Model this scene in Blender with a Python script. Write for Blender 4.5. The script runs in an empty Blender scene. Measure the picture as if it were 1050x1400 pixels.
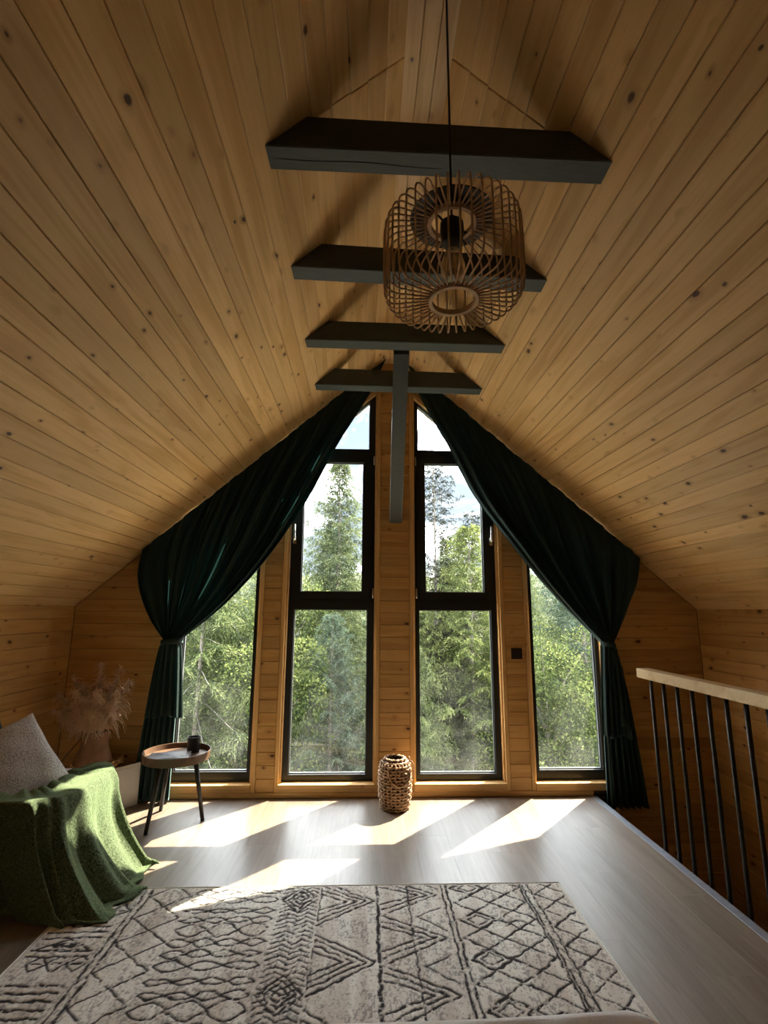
import bpy, bmesh, math, random
import numpy as np
from mathutils import Vector, Matrix, Euler

sc = bpy.context.scene
COL = sc.collection
PI = math.pi
R_ = math.radians

# ------------------------------------------------------------------ camera
F_PX, PITCH, YAW, ROLL = 692.2, R_(10.96), R_(-2.07), R_(0.31)
CAM_H = 1.3
cam_d = bpy.data.cameras.new('camera')
cam = bpy.data.objects.new('camera', cam_d)
COL.objects.link(cam)
cam_d.sensor_fit = 'HORIZONTAL'
cam_d.sensor_width = 36.0
cam_d.lens = F_PX / 1050 * 36.0
cam_d.clip_start = 0.02
cam_d.clip_end = 400
_fw = Vector((-math.sin(YAW) * math.cos(PITCH), math.cos(YAW) * math.cos(PITCH), math.sin(PITCH)))
_rt = Vector((math.cos(YAW), math.sin(YAW), 0))
_up = _rt.cross(_fw)
_r2 = _rt * math.cos(ROLL) + _up * math.sin(ROLL)
_u2 = -_rt * math.sin(ROLL) + _up * math.cos(ROLL)
cam.matrix_world = Matrix(((_r2.x, _u2.x, -_fw.x, 0), (_r2.y, _u2.y, -_fw.y, 0), (_r2.z, _u2.z, -_fw.z, CAM_H), (0, 0, 0, 1)))
sc.camera = cam

# ------------------------------------------------------------------ light and exposure
SUN_DIR = Vector((-0.91, -1.0, -1.49)).normalized()
sun_d = bpy.data.lights.new('sun', 'SUN')
sun_d.energy = 3.5
sun_d.angle = R_(0.55)
sun_d.color = (1.0, 0.88, 0.68)
sun = bpy.data.objects.new('sun', sun_d)
COL.objects.link(sun)
sun.rotation_euler = SUN_DIR.to_track_quat('-Z', 'Y').to_euler()
sun.location = (8, 12, 14)

SKY_STRENGTH = 5.9
world = bpy.data.worlds.new('sky')
sc.world = world
world.use_nodes = True

sc.view_settings.view_transform = 'Standard'
sc.view_settings.look = 'None'
sc.view_settings.gamma = 1.0
sc.view_settings.use_curve_mapping = False
sc.view_settings.exposure = 3.27
sc.cycles.use_denoising = True
sc.cycles.max_bounces = 14
sc.cycles.diffuse_bounces = 8
sc.cycles.transparent_max_bounces = 16
sc.cycles.sample_clamp_indirect = 6.0

# ------------------------------------------------------------------ node helpers
class NT:
    def __init__(s, tree):
        s.t = tree; s.n = tree.nodes; s.l = tree.links
    def new(s, typ, **kw):
        n = s.n.new(typ)
        for k, v in kw.items():
            if k == 'inp':
                for a, b in v.items():
                    s.set(n, a, b)
            else:
                setattr(n, k, v)
        return n
    def set(s, n, a, b):
        i = n.inputs[a]
        if hasattr(b, 'is_output'):
            s.l.new(b, i)
        else:
            i.default_value = b
    def math(s, op, a, b=0.0, c=0.0, clamp=False):
        n = s.n.new('ShaderNodeMath'); n.operation = op; n.use_clamp = clamp
        s.set(n, 0, a); s.set(n, 1, b); s.set(n, 2, c)
        return n.outputs[0]
    def vmath(s, op, a, b=(0, 0, 0)):
        n = s.n.new('ShaderNodeVectorMath'); n.operation = op
        s.set(n, 0, a); s.set(n, 1, b)
        return n.outputs[0]
    def mix(s, f, a, b, blend='MIX'):
        n = s.n.new('ShaderNodeMix'); n.data_type = 'RGBA'; n.blend_type = blend
        s.set(n, 0, f); s.set(n, 6, a); s.set(n, 7, b)
        return n.outputs[2]
    def ramp(s, f, stops, interp='LINEAR'):
        n = s.n.new('ShaderNodeValToRGB'); n.color_ramp.interpolation = interp
        el = n.color_ramp.elements
        while len(el) < len(stops):
            el.new(0.5)
        for e, (p, c) in zip(el, stops):
            e.position = p
            e.color = c if len(c) == 4 else (*c, 1)
        s.set(n, 0, f)
        return n.outputs[0]
    def smooth(s, v, a, b):
        n = s.n.new('ShaderNodeMapRange'); n.interpolation_type = 'SMOOTHSTEP'
        s.set(n, 0, v); s.set(n, 1, a); s.set(n, 2, b); s.set(n, 3, 0.0); s.set(n, 4, 1.0)
        return n.outputs[0]
    def noise(s, vec, scale, detail=3.0, rough=0.55, dist=0.0):
        n = s.n.new('ShaderNodeTexNoise')
        s.set(n, 'Vector', vec); s.set(n, 'Scale', scale); s.set(n, 'Detail', detail); s.set(n, 'Roughness', rough); s.set(n, 'Distortion', dist)
        return n.outputs[0]

def c4(c):
    return (c[0], c[1], c[2], 1.0)

def base_mat(name, col=(0.5, 0.5, 0.5), rough=0.6, metal=0.0, spec=0.5):
    m = bpy.data.materials.new(name); m.use_nodes = True
    nt = NT(m.node_tree)
    b = m.node_tree.nodes['Principled BSDF']
    b.inputs['Base Color'].default_value = c4(col)
    b.inputs['Roughness'].default_value = rough
    b.inputs['Metallic'].default_value = metal
    b.inputs['Specular IOR Level'].default_value = spec
    return m, nt, b

def objvec(nt, rnd=True):
    tc = nt.new('ShaderNodeTexCoord').outputs['Object']
    if not rnd:
        return tc, None
    oi = nt.new('ShaderNodeObjectInfo').outputs['Random']
    off = nt.new('ShaderNodeCombineXYZ', inp={0: nt.math('MULTIPLY', oi, 37.1), 1: nt.math('MULTIPLY', oi, 91.7), 2: nt.math('MULTIPLY', oi, 53.3)}).outputs[0]
    return nt.vmath('ADD', tc, off), oi

def bump(nt, b, h, strength=0.3, dist=0.002):
    n = nt.new('ShaderNodeBump', inp={'Height': h, 'Strength': strength, 'Distance': dist})
    nt.l.new(n.outputs[0], b.inputs['Normal'])

def pine_mat(name, light, dark, knot=(0.045, 0.014, 0.004), rough=0.48, knots=1.0, spec=0.35):
    m, nt, b = base_mat(name, light, rough, 0, spec)
    v, oi = objvec(nt)
    kv = nt.vmath('MULTIPLY', v, (7.5, 13.0, 0.0))
    wob = nt.noise(nt.vmath('MULTIPLY', v, (9, 9, 9)), 1.0, 2)
    kv = nt.vmath('ADD', kv, nt.new('ShaderNodeCombineXYZ', inp={0: nt.math('MULTIPLY', wob, 0.25), 1: nt.math('MULTIPLY', wob, 0.25)}).outputs[0])
    vo = nt.new('ShaderNodeTexVoronoi', inp={'Vector': kv, 'Scale': 1.0, 'Randomness': 1.0})
    cellr = nt.new('ShaderNodeSeparateColor', inp={0: vo.outputs['Color']})
    gate = nt.smooth(cellr.outputs[0], 0.33, 0.38)
    size = nt.math('MULTIPLY_ADD', nt.math('POWER', cellr.outputs[1], 2.0), 0.10, 0.075)
    rel = nt.math('DIVIDE', vo.outputs['Distance'], size)
    core = nt.math('MULTIPLY', nt.math('SUBTRACT', 1.0, nt.smooth(rel, 0.6, 1.1)), gate)
    halo = nt.math('MULTIPLY', nt.math('SUBTRACT', 1.0, nt.smooth(rel, 0.8, 2.6)), gate)
    # grain flowing round the knots
    warp = nt.new('ShaderNodeCombineXYZ', inp={1: nt.math('MULTIPLY', halo, 0.03)}).outputs[0]
    gv = nt.vmath('ADD', v, warp)
    big = nt.noise(nt.vmath('MULTIPLY', gv, (0.9, 9.0, 9.0)), 1.0, 3, 0.55, 0.6)
    fine = nt.noise(nt.vmath('MULTIPLY', gv, (2.2, 85.0, 85.0)), 1.0, 4, 0.6)
    ringv = nt.math('ADD', nt.math('MULTIPLY', big, 16.0), 0.0)
    ring = nt.math('MULTIPLY_ADD', nt.math('SINE', ringv), 0.5, 0.5)
    g = nt.math('ADD', nt.math('MULTIPLY', ring, 0.35), nt.math('MULTIPLY', fine, 0.65))
    col = nt.mix(nt.smooth(g, 0.25, 0.8), c4(dark), c4(light))
    col = nt.mix(nt.math('MULTIPLY', nt.smooth(big, 0.5, 0.75), 0.35), col, c4([dark[0] * 0.9, dark[1] * 0.85, dark[2] * 0.8]))
    col = nt.mix(nt.math('MULTIPLY', halo, 0.45 * knots), col, c4([dark[0] * 0.62, dark[1] * 0.5, dark[2] * 0.42]))
    col = nt.mix(nt.math('MULTIPLY', core, 0.92 * knots), col, c4(knot))
    tone = nt.math('MULTIPLY_ADD', oi, 0.26, 0.86)
    hsv = nt.new('ShaderNodeHueSaturation', inp={'Value': tone, 'Color': col})
    nt.l.new(hsv.outputs[0], b.inputs['Base Color'])
    bump(nt, b, nt.math('SUBTRACT', nt.math('MULTIPLY', fine, 0.6), nt.math('MULTIPLY', halo, 0.5)), 0.25, 0.0015)
    return m

def noise_mat(name, c1, c2, scale=30, rough=0.7, stretch=(1, 1, 1), bmp=0.0, bdist=0.002, metal=0, spec=0.4, detail=4, sheen=0.0, lo=0.3, hi=0.7, rnd=True):
    m, nt, b = base_mat(name, c1, rough, metal, spec)
    v, oi = objvec(nt, rnd)
    n = nt.noise(nt.vmath('MULTIPLY', v, stretch), scale, detail)
    nt.l.new(nt.mix(nt.smooth(n, lo, hi), c4(c1), c4(c2)), b.inputs['Base Color'])
    if bmp:
        bump(nt, b, n, bmp, bdist)
    if sheen:
        b.inputs['Sheen Weight'].default_value = sheen
        b.inputs['Sheen Roughness'].default_value = 0.4
    return m

M = {}
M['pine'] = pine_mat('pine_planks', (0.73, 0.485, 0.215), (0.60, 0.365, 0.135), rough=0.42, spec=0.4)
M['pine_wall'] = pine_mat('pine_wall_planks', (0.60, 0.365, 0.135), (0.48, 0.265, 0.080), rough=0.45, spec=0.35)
M['pine_trim'] = pine_mat('pine_trim', (0.72, 0.46, 0.19), (0.60, 0.355, 0.125), knots=0.35)
M['backing'] = noise_mat('wall_backing', (0.10, 0.055, 0.02), (0.14, 0.08, 0.03), 8, 0.9)
M['dark_wall'] = noise_mat('dark_green_paint', (0.035, 0.05, 0.045), (0.045, 0.06, 0.055), 12, 0.7)
M['low_floor'] = noise_mat('darkened_lower_floor', (0.05, 0.03, 0.018), (0.08, 0.05, 0.03), 9, 0.6)  # floor below coloured dark so little light bounces up the stairwell
M['rail_wood'] = pine_mat('rail_wood', (0.72, 0.55, 0.32), (0.62, 0.44, 0.24), knots=0.6)
M['stair_wood'] = pine_mat('stair_wood', (0.50, 0.31, 0.14), (0.40, 0.23, 0.09), knots=0.5)

def floor_mat():
    m, nt, b = base_mat('oak_laminate', (0.3, 0.24, 0.19), 0.36, 0, 0.5)
    v, oi = objvec(nt)
    big = nt.noise(nt.vmath('MULTIPLY', v, (1.2, 8.0, 1.0)), 1.0, 4, 0.6, 0.8)
    fine = nt.noise(nt.vmath('MULTIPLY', v, (3.0, 70.0, 1.0)), 1.0, 4, 0.6)
    g = nt.math('ADD', nt.math('MULTIPLY', big, 0.6), nt.math('MULTIPLY', fine, 0.4))
    col = nt.mix(nt.smooth(g, 0.3, 0.7), (0.135, 0.101, 0.073, 1), (0.262, 0.208, 0.158, 1))
    col = nt.mix(nt.math('MULTIPLY', nt.smooth(big, 0.60, 0.72), 0.6), col, (0.10, 0.072, 0.052, 1))
    hsv = nt.new('ShaderNodeHueSaturation', inp={'Value': nt.math('MULTIPLY_ADD', oi, 0.22, 0.89), 'Color': col})
    nt.l.new(hsv.outputs[0], b.inputs['Base Color'])
    nt.l.new(nt.math('MULTIPLY_ADD', fine, 0.14, 0.36), b.inputs['Roughness'])
    bump(nt, b, fine, 0.10, 0.001)
    b.inputs['Coat Weight'].default_value = 0.45
    b.inputs['Coat Roughness'].default_value = 0.34
    return m
M['floor'] = floor_mat()
M['beam'] = noise_mat('black_green_painted_timber', (0.042, 0.050, 0.042), (0.056, 0.066, 0.056), 14, 0.5, (1, 12, 12), 0.35, 0.0015)
M['frame'] = noise_mat('anthracite_frame', (0.010, 0.011, 0.012), (0.014, 0.015, 0.016), 60, 0.38)
M['gasket'] = base_mat('spacer_bar', (0.20, 0.21, 0.22), 0.4, 0.4)[0]
M['chrome'] = base_mat('brushed_chrome', (0.72, 0.70, 0.66), 0.22, 1.0)[0]
M['black'] = noise_mat('black_plastic', (0.008, 0.008, 0.009), (0.012, 0.012, 0.012), 40, 0.4)
M['black_wood'] = noise_mat('black_stained_wood', (0.010, 0.008, 0.007), (0.020, 0.016, 0.013), 20, 0.42, (12, 12, 1))
M['rod'] = noise_mat('dark_steel_rod', (0.030, 0.026, 0.022), (0.04, 0.035, 0.03), 30, 0.36, metal=0.6)
M['edge'] = noise_mat('aluminium_edge_strip', (0.26, 0.29, 0.34), (0.33, 0.36, 0.41), 40, 0.35, metal=0.3)

def glass_mat():
    m = bpy.data.materials.new('window_glass'); m.use_nodes = True
    nt = NT(m.node_tree); m.node_tree.nodes.clear()
    out = nt.new('ShaderNodeOutputMaterial')
    tr = nt.new('ShaderNodeBsdfTransparent', inp={0: (0.95, 0.97, 0.96, 1)})
    gl = nt.new('ShaderNodeBsdfGlossy', inp={0: (1, 1, 1, 1), 'Roughness': 0.02})
    fr = nt.new('ShaderNodeFresnel', inp={0: 1.45})
    mx = nt.new('ShaderNodeMixShader')
    nt.l.new(nt.math('MULTIPLY', fr.outputs[0], 1.2, clamp=True), mx.inputs[0])
    nt.l.new(tr.outputs[0], mx.inputs[1]); nt.l.new(gl.outputs[0], mx.inputs[2])
    # a thin film of dust, thicker low on the pane
    tc = nt.new('ShaderNodeTexCoord').outputs['Object']
    n = nt.noise(tc, 3.5, 5, 0.6, 0.6)
    df = nt.new('ShaderNodeBsdfTranslucent', inp={0: (0.85, 0.88, 0.86, 1)})
    z = nt.new('ShaderNodeSeparateXYZ', inp={0: tc}).outputs[2]
    low = nt.math('SUBTRACT', 1.0, nt.smooth(z, 0.1, 1.1))
    fac = nt.math('MULTIPLY', nt.math('MULTIPLY_ADD', low, 0.026, 0.004), nt.smooth(n, 0.30, 0.68))
    mx2 = nt.new('ShaderNodeMixShader')
    nt.l.new(fac, mx2.inputs[0]); nt.l.new(mx.outputs[0], mx2.inputs[1]); nt.l.new(df.outputs[0], mx2.inputs[2])
    nt.l.new(mx2.outputs[0], out.inputs[0])
    return m
M['glass'] = glass_mat()

def bulb_mat():
    m = bpy.data.materials.new('bulb_glass'); m.use_nodes = True
    nt = NT(m.node_tree); m.node_tree.nodes.clear()
    out = nt.new('ShaderNodeOutputMaterial')
    tr = nt.new('ShaderNodeBsdfTransparent', inp={0: (0.93, 0.86, 0.74, 1)})
    gl = nt.new('ShaderNodeBsdfGlossy', inp={0: (1, 1, 1, 1), 'Roughness': 0.02})
    lw = nt.new('ShaderNodeLayerWeight', inp={0: 0.35})
    mx = nt.new('ShaderNodeMixShader')
    nt.l.new(nt.math('MULTIPLY_ADD', lw.outputs['Facing'], 0.8, 0.12), mx.inputs[0])
    nt.l.new(tr.outputs[0], mx.inputs[1]); nt.l.new(gl.outputs[0], mx.inputs[2])
    nt.l.new(mx.outputs[0], out.inputs[0])
    return m
M['bulb'] = bulb_mat()

# sky dome: pale blue with broad white clouds, the same all round
def build_sky():
    nt = NT(world.node_tree); world.node_tree.nodes.clear()
    out = nt.new('ShaderNodeOutputWorld')
    bg = nt.new('ShaderNodeBackground')
    d = nt.new('ShaderNodeTexCoord').outputs['Generated']
    sx = nt.new('ShaderNodeSeparateXYZ', inp={0: d})
    zz = nt.math('MAXIMUM', sx.outputs[2], 0.02)
    pl = nt.vmath('MULTIPLY', d, (1.0, 1.0, 1.6))
    n1 = nt.noise(pl, 5.5, 7, 0.58, 0.5)
    n2 = nt.noise(pl, 14.0, 5, 0.55)
    blue = nt.mix(nt.smooth(zz, 0.0, 0.7), (0.0175, 0.0205, 0.0235, 1), (0.0125, 0.0165, 0.0225, 1))
    shade = nt.mix(nt.smooth(n2, 0.38, 0.62), (0.023, 0.0245, 0.0265, 1), (0.86, 0.89, 0.92, 1))
    col = nt.mix(nt.smooth(n1, 0.43, 0.64), blue, shade)
    nt.l.new(col, bg.inputs[0]); bg.inputs[1].default_value = SKY_STRENGTH
    nt.l.new(bg.outputs[0], out.inputs[0])
build_sky()

# ------------------------------------------------------------------ object helpers
def link(o, parent=None):
    COL.objects.link(o)
    if parent is not None:
        o.parent = parent
    return o

def tag(o, label=None, cat=None, group=None, kind=None):
    if label: o['label'] = label
    if cat: o['category'] = cat
    if group: o['group'] = group
    if kind: o['kind'] = kind
    return o

def empty(name, loc=(0, 0, 0), label=None, cat=None, group=None, rz=0.0):
    o = bpy.data.objects.new(name, None)
    o.empty_display_size = 0.1
    link(o); o.location = loc; o.rotation_euler = (0, 0, rz)
    return tag(o, label, cat, group)

def child_at(o, parent):
    o.parent = parent
    o.matrix_parent_inverse = parent.matrix_basis.inverted()
    return o

def mesh_obj(name, verts, faces, mat, parent=None, smooth=False, world_verts=False):
    me = bpy.data.meshes.new(name)
    me.from_pydata([tuple(v) for v in verts], [], faces)
    me.update()
    if mat: me.materials.append(mat)
    if smooth:
        me.polygons.foreach_set('use_smooth', [True] * len(me.polygons))
    return link(bpy.data.objects.new(name, me), parent)

def np_mesh(name, V, Fq, mat, parent=None, smooth=False):
    """V (n,3) array; Fq (m,k) array of equal-size faces."""
    me = bpy.data.meshes.new(name)
    V = np.asarray(V, np.float32); Fq = np.asarray(Fq, np.int32)
    m, k = Fq.shape
    me.vertices.add(len(V)); me.vertices.foreach_set('co', V.ravel())
    me.loops.add(m * k); me.loops.foreach_set('vertex_index', Fq.ravel())
    me.polygons.add(m)
    me.polygons.foreach_set('loop_start', np.arange(0, m * k, k, dtype=np.int32))
    me.polygons.foreach_set('loop_total', np.full(m, k, np.int32))
    if smooth: me.polygons.foreach_set('use_smooth', np.ones(m, bool))
    me.update(calc_edges=True)
    if mat: me.materials.append(mat)
    return link(bpy.data.objects.new(name, me), parent)

def grid_faces(nu, nv, closed_u=False):
    """vertex index = i*nv + j"""
    iu = np.arange(nu if closed_u else nu - 1); jv = np.arange(nv - 1)
    I, J = np.meshgrid(iu, jv, indexing='ij')
    I2 = (I + 1) % nu
    return np.stack([I * nv + J, I2 * nv + J, I2 * nv + J + 1, I * nv + J + 1], -1).reshape(-1, 4)

def bm_obj(name, bm, mat, parent=None, smooth=False, angle=None):
    me = bpy.data.meshes.new(name)
    bmesh.ops.recalc_face_normals(bm, faces=bm.faces)
    bm.to_mesh(me); bm.free()
    if mat: me.materials.append(mat)
    if smooth:
        me.polygons.foreach_set('use_smooth', [True] * len(me.polygons))
        if angle:
            me.set_sharp_from_angle(angle=R_(angle))
    return link(bpy.data.objects.new(name, me), parent)

def add_box(bm, lo, hi, mat=None, bevel=0.0):
    lo = Vector(lo); hi = Vector(hi)
    c = (lo + hi) / 2; s = hi - lo
    mt = Matrix.Translation(c) @ Matrix.Diagonal((s.x, s.y, s.z, 1))
    if mat is not None: mt = mat @ mt
    r = bmesh.ops.create_cube(bm, size=1.0, matrix=mt)
    if bevel:
        es = list({e for v in r['verts'] for e in v.link_edges})
        bmesh.ops.bevel(bm, geom=es, offset=bevel, segments=2, affect='EDGES', profile=0.7)

def box(name, lo, hi, mat, parent=None, bevel=0.0, mtx=None):
    bm = bmesh.new(); add_box(bm, lo, hi, mtx, bevel)
    return bm_obj(name, bm, mat, parent, smooth=bool(bevel), angle=40 if bevel else None)

def tube_arrays(pts, rad, n=8, closed=False, cap=True):
    P = np.asarray(pts, float); k = len(P)
    rad = np.broadcast_to(np.asarray(rad, float), (k,))
    if closed:
        T = np.roll(P, -1, 0) - np.roll(P, 1, 0)
    else:
        T = np.gradient(P, axis=0)
    T /= np.linalg.norm(T, axis=1)[:, None] + 1e-12
    ref = np.array([0, 0, 1.0]) if abs(T[0, 2]) < 0.9 else np.array([1.0, 0, 0])
    N = np.zeros_like(P); nrm = np.cross(T[0], ref); nrm /= np.linalg.norm(nrm)
    for i in range(k):
        nrm = nrm - T[i] * (nrm @ T[i]); nrm /= np.linalg.norm(nrm) + 1e-12
        N[i] = nrm
    B = np.cross(T, N)
    a = np.arange(n) / n * 2 * PI
    V = P[:, None, :] + rad[:, None, None] * (np.cos(a)[None, :, None] * N[:, None, :] + np.sin(a)[None, :, None] * B[:, None, :])
    V = V.reshape(-1, 3)
    Fs = []
    for i in range(k if closed else k - 1):
        i2 = (i + 1) % k
        for j in range(n):
            j2 = (j + 1) % n
            Fs.append((i * n + j, i * n + j2, i2 * n + j2, i2 * n + j))
    if cap and not closed:
        Fs.append(tuple(range(n))[::-1]); Fs.append(tuple((k - 1) * n + j for j in range(n)))
    return V, Fs

def tube(name, pts, rad, mat, parent=None, n=8, closed=False):
    V, Fs = tube_arrays(pts, rad, n, closed)
    return mesh_obj(name, V, Fs, mat, parent, smooth=True)

def lathe(name, prof, mat, parent=None, n=32, smooth=True, loc=(0, 0, 0)):
    a = np.arange(n) / n * 2 * PI
    pr = np.asarray(prof, float)
    V = np.stack([np.outer(np.cos(a), pr[:, 0]), np.outer(np.sin(a), pr[:, 0]), np.tile(pr[:, 1], (n, 1))], -1).reshape(-1, 3) + np.array(loc)
    o = np_mesh(name, V, grid_faces(n, len(pr), True), mat, parent, smooth)
    if smooth: o.data.set_sharp_from_angle(angle=R_(50))
    return o

def half_clip(poly, nx, ny, c):
    """keep nx*x+ny*y <= c"""
    out = []
    for i in range(len(poly)):
        a, b = poly[i], poly[(i + 1) % len(poly)]
        da, db = nx * a[0] + ny * a[1] - c, nx * b[0] + ny * b[1] - c
        if da <= 0: out.append(a)
        if (da < 0 < db) or (db < 0 < da):
            t = da / (da - db)
            out.append((a[0] + (b[0] - a[0]) * t, a[1] + (b[1] - a[1]) * t))
    res = []
    for p in out:
        if not res or (abs(p[0] - res[-1][0]) + abs(p[1] - res[-1][1])) > 1e-6: res.append(p)
    if len(res) > 1 and abs(res[0][0] - res[-1][0]) + abs(res[0][1] - res[-1][1]) < 1e-6: res.pop()
    return res

def area2(p):
    return sum(p[i][0] * p[(i + 1) % len(p)][1] - p[(i + 1) % len(p)][0] * p[i][1] for i in range(len(p)))

def inset(poly, d):
    if area2(poly) < 0: poly = poly[::-1]
    q = list(poly)
    for i in range(len(poly)):
        a, b = poly[i], poly[(i + 1) % len(poly)]
        ex, ey = b[0] - a[0], b[1] - a[1]
        l = math.hypot(ex, ey)
        if l < 1e-9: continue
        nx, ny = ey / l, -ex / l
        q = half_clip(q, nx, ny, nx * a[0] + ny * a[1] - d)
        if len(q) < 3: return []
    return q

def prism(name, poly, frame, mat, parent, th=0.014, gap=0.0012, cham=0.003):
    """A board: convex polygon in the (s,t) plane of `frame` (4x4: X grain, Y across, Z towards the room)."""
    p0 = inset(poly, gap)
    if len(p0) < 3 or abs(area2(p0)) < 1e-4: return None
    p1 = inset(p0, cham)
    if len(p1) < 3: return None
    cx = sum(p[0] for p in p0) / len(p0); cy = sum(p[1] for p in p0) / len(p0)
    n0 = len(p0)
    V = [(x - cx, y - cy, 0) for x, y in p0] + [(x - cx, y - cy, th - cham) for x, y in p0]
    Fs = [tuple(range(n0))[::-1]] + [(i, (i + 1) % n0, n0 + (i + 1) % n0, n0 + i) for i in range(n0)]
    if len(p1) == n0:
        V += [(x - cx, y - cy, th) for x, y in p1]
        Fs += [(n0 + i, n0 + (i + 1) % n0, 2 * n0 + (i + 1) % n0, 2 * n0 + i) for i in range(n0)]
        Fs.append(tuple(range(2 * n0, 3 * n0)))
    else:
        Fs.append(tuple(range(n0, 2 * n0)))
    o = mesh_obj(name, V, Fs, mat, parent)
    o.matrix_local = frame @ Matrix.Translation((cx, cy, 0))
    return o

def frame_of(o, x, y, z):
    return Matrix(((x[0], y[0], z[0], o[0]), (x[1], y[1], z[1], o[1]), (x[2], y[2], z[2], o[2]), (0, 0, 0, 1)))

def struct(name, verts, faces, mat, label, cat):
    o = mesh_obj(name, verts, faces, mat)
    return tag(o, label, cat, kind='structure')

def box_vf(lo, hi):
    x0, y0, z0 = lo; x1, y1, z1 = hi
    V = [(x0, y0, z0), (x1, y0, z0), (x1, y1, z0), (x0, y1, z0), (x0, y0, z1), (x1, y0, z1), (x1, y1, z1), (x0, y1, z1)]
    return V, [(3, 2, 1, 0), (4, 5, 6, 7), (0, 1, 5, 4), (1, 2, 6, 5), (2, 3, 7, 6), (3, 0, 4, 7)]

# ------------------------------------------------------------------ room dimensions
XC = 0.21                 # ridge
D = 3.909                 # inner face of the gable wall
ZR, T_ = 3.39, 0.877      # ridge height, roof slope
KX = 2.36                 # half width at the knee
XL, XR = XC - KX, XC + KX
ZK = ZR - T_ * KX         # knee height
YB = -3.4                 # wall behind the camera
FX = 1.66                 # edge of the floor at the stairwell
ZLOW = -2.62              # floor below
PW = 0.0893               # plank pitch
rng = random.Random(7)

def roof_z(x):
    return ZR - T_ * abs(x - XC)

# ------------------------------------------------------------------ floor
fl = struct('floor', *box_vf((XL - 0.1, YB, -0.20), (FX - 0.012, D, -0.012)), M['backing'], 'grey brown oak laminate floor of the loft', 'floor')
FW = 0.192
k = 0
x = FX - 0.012
ff = frame_of((0, 0, -0.012), (0, 1, 0), (-1, 0, 0), (0, 0, 1))
while x > XL - 0.02:
    x2 = max(x - FW, XL - 0.02)
    y = D - 0.02 - ((k * 0.53) % 1.28)
    edges = [D - 0.02]
    yy = y
    while yy > YB:
        if edges[-1] - yy > 0.15: edges.append(yy)
        yy -= 1.28
    edges.append(YB)
    for a, b in zip(edges, edges[1:]):
        prism('plank', [(b, -x), (a, -x), (a, -x2), (b, -x2)], ff, M['floor'], fl, th=0.012, gap=0.0001, cham=0.0003)
    x = x2; k += 1
tr = tag(box('trim_1', (FX - 0.030, -1.0, -0.012), (FX + 0.014, D - 0.02, 0.003), M['edge'], bevel=0.003), 'blue grey metal edge strip along the stairwell side of the floor', 'edge strip', kind='structure')
tr2 = tag(box('trim_2', (FX + 0.0, YB, -0.24), (FX + 0.012, D, -0.014), M['black_wood'],), 'dark fascia board on the floor edge in the stairwell', 'fascia', kind='structure')

# ------------------------------------------------------------------ ceiling
sl = math.hypot(1, T_)
hs = KX * sl
up = 0.02
cv = [(XL - .3, YB, ZK - .3 * T_ + up), (XC, YB, ZR + up), (XR + .3, YB, ZK - .3 * T_ + up), (XL - .3, D + .5, ZK - .3 * T_ + up), (XC, D + .5, ZR + up), (XR + .3, D + .5, ZK - .3 * T_ + up)]
cv += [(a, b, c + 0.15) for a, b, c in cv]
cf = [(0, 1, 4, 3), (1, 2, 5, 4), (6, 9, 10, 7), (7, 10, 11, 8), (0, 3, 9, 6), (2, 8, 11, 5), (0, 6, 7, 1), (1, 7, 8, 2), (3, 4, 10, 9), (4, 5, 11, 10)]
ce = struct('ceiling', cv, cf, M['backing'], 'steep pine plank ceiling under the ridge', 'ceiling')
for sgn in (-1, 1):
    ax_t = (sgn / sl, 0, -T_ / sl)                       # down the slope
    nz = (-sgn * T_ / sl, 0, -1 / sl)                    # into the room
    ax_s = (0, 1, 0)
    fr = frame_of((XC - nz[0] * 0.014, 0, ZR - nz[2] * 0.014), ax_s, ax_t, nz)
    t0 = 0.085 * sl
    row = 0
    t = t0
    while t < hs - 0.01:
        t2 = min(t + PW, hs + 0.012)
        if row < 6:
            cuts = [YB, 1.52 + rng.uniform(-.004, .004), D]
        else:
            cuts = [YB, rng.uniform(-2.6, .2), D]
        for a, b in zip(cuts, cuts[1:]):
            prism('plank', [(a, t), (b, t), (b, t2), (a, t2)], fr, M['pine'], ce, gap=0.0008, cham=0.0032)
        t = t2; row += 1
# three boards closing the ridge
zf = ZR - T_ * 0.085
fr = frame_of((XC, 0, zf + 0.014), (0, 1, 0), (1, 0, 0), (0, 0, -1))
for i in range(3):
    a = -0.093 + i * 0.062
    prism('plank', [(YB, a), (D, a), (D, a + 0.062), (YB, a + 0.062)], fr, M['pine'], ce, gap=0.0006, cham=0.0028)

# ------------------------------------------------------------------ side walls
def side_wall(name, x, nx, z0, label):
    w = struct(name, *box_vf((min(x, x - nx * 0.1), YB, z0), (max(x, x - nx * 0.1), D + 0.1, ZK + 0.02)), M['backing'], label, 'wall')
    fr = frame_of((x, 0, 0), (0, 1, 0), (0, 0, 1), (nx, 0, 0)) if nx < 0 else frame_of((x, 0, 0), (0, -1, 0), (0, 0, 1), (nx, 0, 0))
    z = ZK
    i = 0
    while z > z0 + 0.01:
        z2 = max(z - PW, z0)
        c = rng.uniform(0.2, 2.2)
        for a, b in ((YB, c), (c, D)):
            s0, s1 = (a, b) if nx < 0 else (-b, -a)
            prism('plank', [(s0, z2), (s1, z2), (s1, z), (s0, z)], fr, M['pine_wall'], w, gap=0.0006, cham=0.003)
        z = z2
    return w
side_wall('wall_left', XL - 0.014, 1, 0.0, 'low left knee wall of horizontal pine planks')
struct('wall_left_lower', *box_vf((XL - .12, YB, ZLOW), (XL, D + .1, 0.0)), M['backing'], 'left wall of the storey below', 'wall')
side_wall('wall_right', XR + 0.014, -1, ZLOW, 'right pine plank wall beyond the stairwell')
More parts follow.
